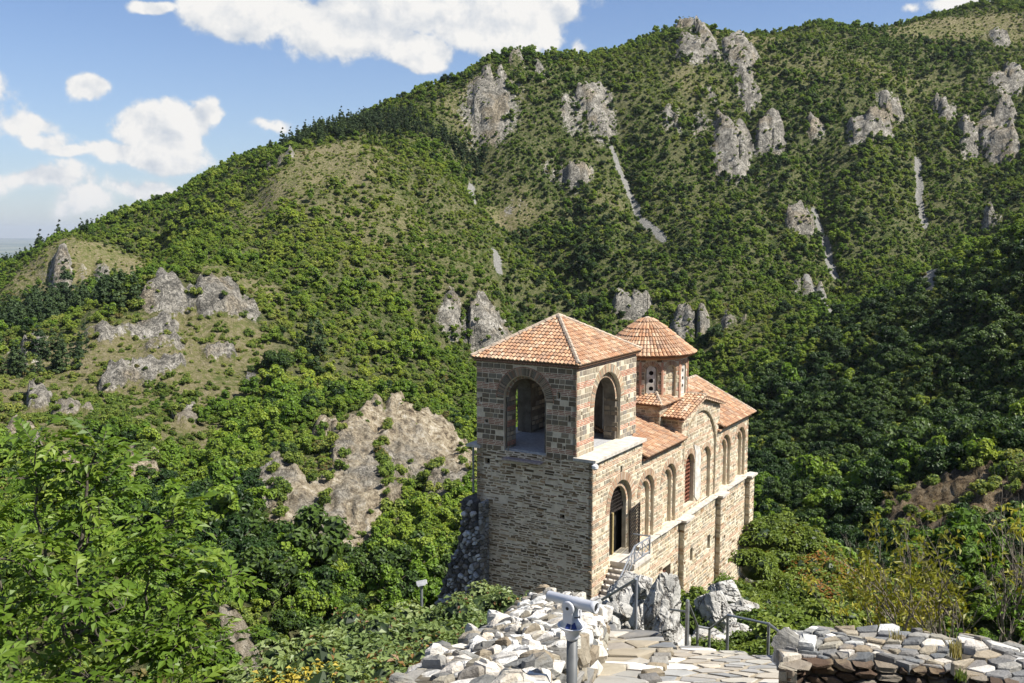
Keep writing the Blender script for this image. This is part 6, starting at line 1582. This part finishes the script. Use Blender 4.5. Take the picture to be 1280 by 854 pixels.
bare_tree(1150, 800, 14.5, 1.0, 3, .50, 'low yellow leaved sapling behind the long dry stone wall', -.3, .4)
bare_tree(1285, 815, 15.5, 1.5, 4, .5, 'leafy dark green sapling at the right edge of the view', .1, 0, LEAF_G)
bare_tree(1110, 790, 17, .9, 5, .5, 'small yellow green sapling left of the half bare trees', -.1, .2)

# ---- weeds and dry grass in the walls, lamp post left of the buttress
def tuft(px, py, d, n, h, col, label, name='grass_tuft', cat='grass tuft'):
    r = np.random.RandomState(int(px)); mb = MB(); p0 = at(px, py, d)
    for k in range(n):
        a = r.uniform(0, 6.3); l = h*r.uniform(.5, 1.1); o_ = Vector((r.normal(0,.03), r.normal(0,.03), 0)); dx = Vector((cos(a), sin(a), 0))*l*r.uniform(.15, .5); s = Vector((-sin(a), cos(a), 0))*.006
        mb.add([o_-s, o_+s, o_+dx*.4+Vector((0,0,l*.6))+s*.7, o_+dx*.4+Vector((0,0,l*.6))-s*.7, o_+dx+Vector((0,0,l))], [(0,1,2,3), (3,2,4)])
    o = mb.build(name, m_leaf(name+'_blades', *col, .3)); o.location = p0; tag(o, label, cat)
GR_D = ((.22,.19,.07), (.34,.29,.13), (.45,.40,.22)); GR_G = ((.06,.10,.02), (.10,.15,.03), (.16,.20,.06))
tuft(1195, 822, 10.6, 60, .22, GR_D, 'dry straw coloured grass growing in the gap between the wall lengths')
tuft(1201, 850, 10.3, 40, .13, GR_G, 'green weed low in the wall gap'); tuft(737, 815, 12.5, 40, .13, GR_G, 'small green weed where the wall meets the slate path')
tuft(622, 806, 11, 40, .13, GR_G, 'green weed among the white wall stones'); tuft(646, 782, 12.8, 40, .14, GR_D, 'dry brownish tuft near the top of the rubble wall')
tuft(823, 850, 12, 50, .16, GR_G, 'green weed beside the stepped edge of the path'); tuft(1120, 800, 11, 24, .12, GR_D, 'dry tuft on the long wall top')
def lamp():
    p = at(527, 752, 33); gz = ground_z(p[0], p[1]); e = empty('lamp_post', tuple(p), 'small grey floodlight on a short post left of the rubble buttress', 'floodlight')
    mb = MB(); mb.tube([(0,0,min(-.5, gz-p[2]-.3)), (0,0,.62)], .05, 8); mb.build('post', STEEL, e)
    mb = MB(); mb.box((.02, -.05, .70), .34, .22, .15, Euler((radians(-25), radians(-12), 0))); mb.box((.02, -.17, .68), .28, .03, .10, Euler((radians(-25), radians(-12), 0)), (.3,.3,.3)); mb.build('lamp_head', m_plain('lamp_grey', (.5,.5,.5), .5), e)
lamp()

# ---- the summer air: one even box of thin haze round the place
def haze():
    mb = MB(); mb.box((0, 0, 35), 96000, 96000, 600); m = bpy.data.materials.new('thin_haze'); m.use_nodes = True; m.node_tree.nodes.clear(); g = NT(m.node_tree)
    v = g.n('ShaderNodeVolumePrincipled'); v.inputs['Color'].default_value = (.82, .90, 1, 1); v.inputs['Density'].default_value = HAZE; v.inputs['Anisotropy'].default_value = .25
    o = g.n('ShaderNodeOutputMaterial'); g.link(v.outputs[0], o.inputs['Volume']); b = mb.build('haze', m); b.location = (0, 0, 0); tag(b, 'thin pale summer haze', kind='stuff')
haze()
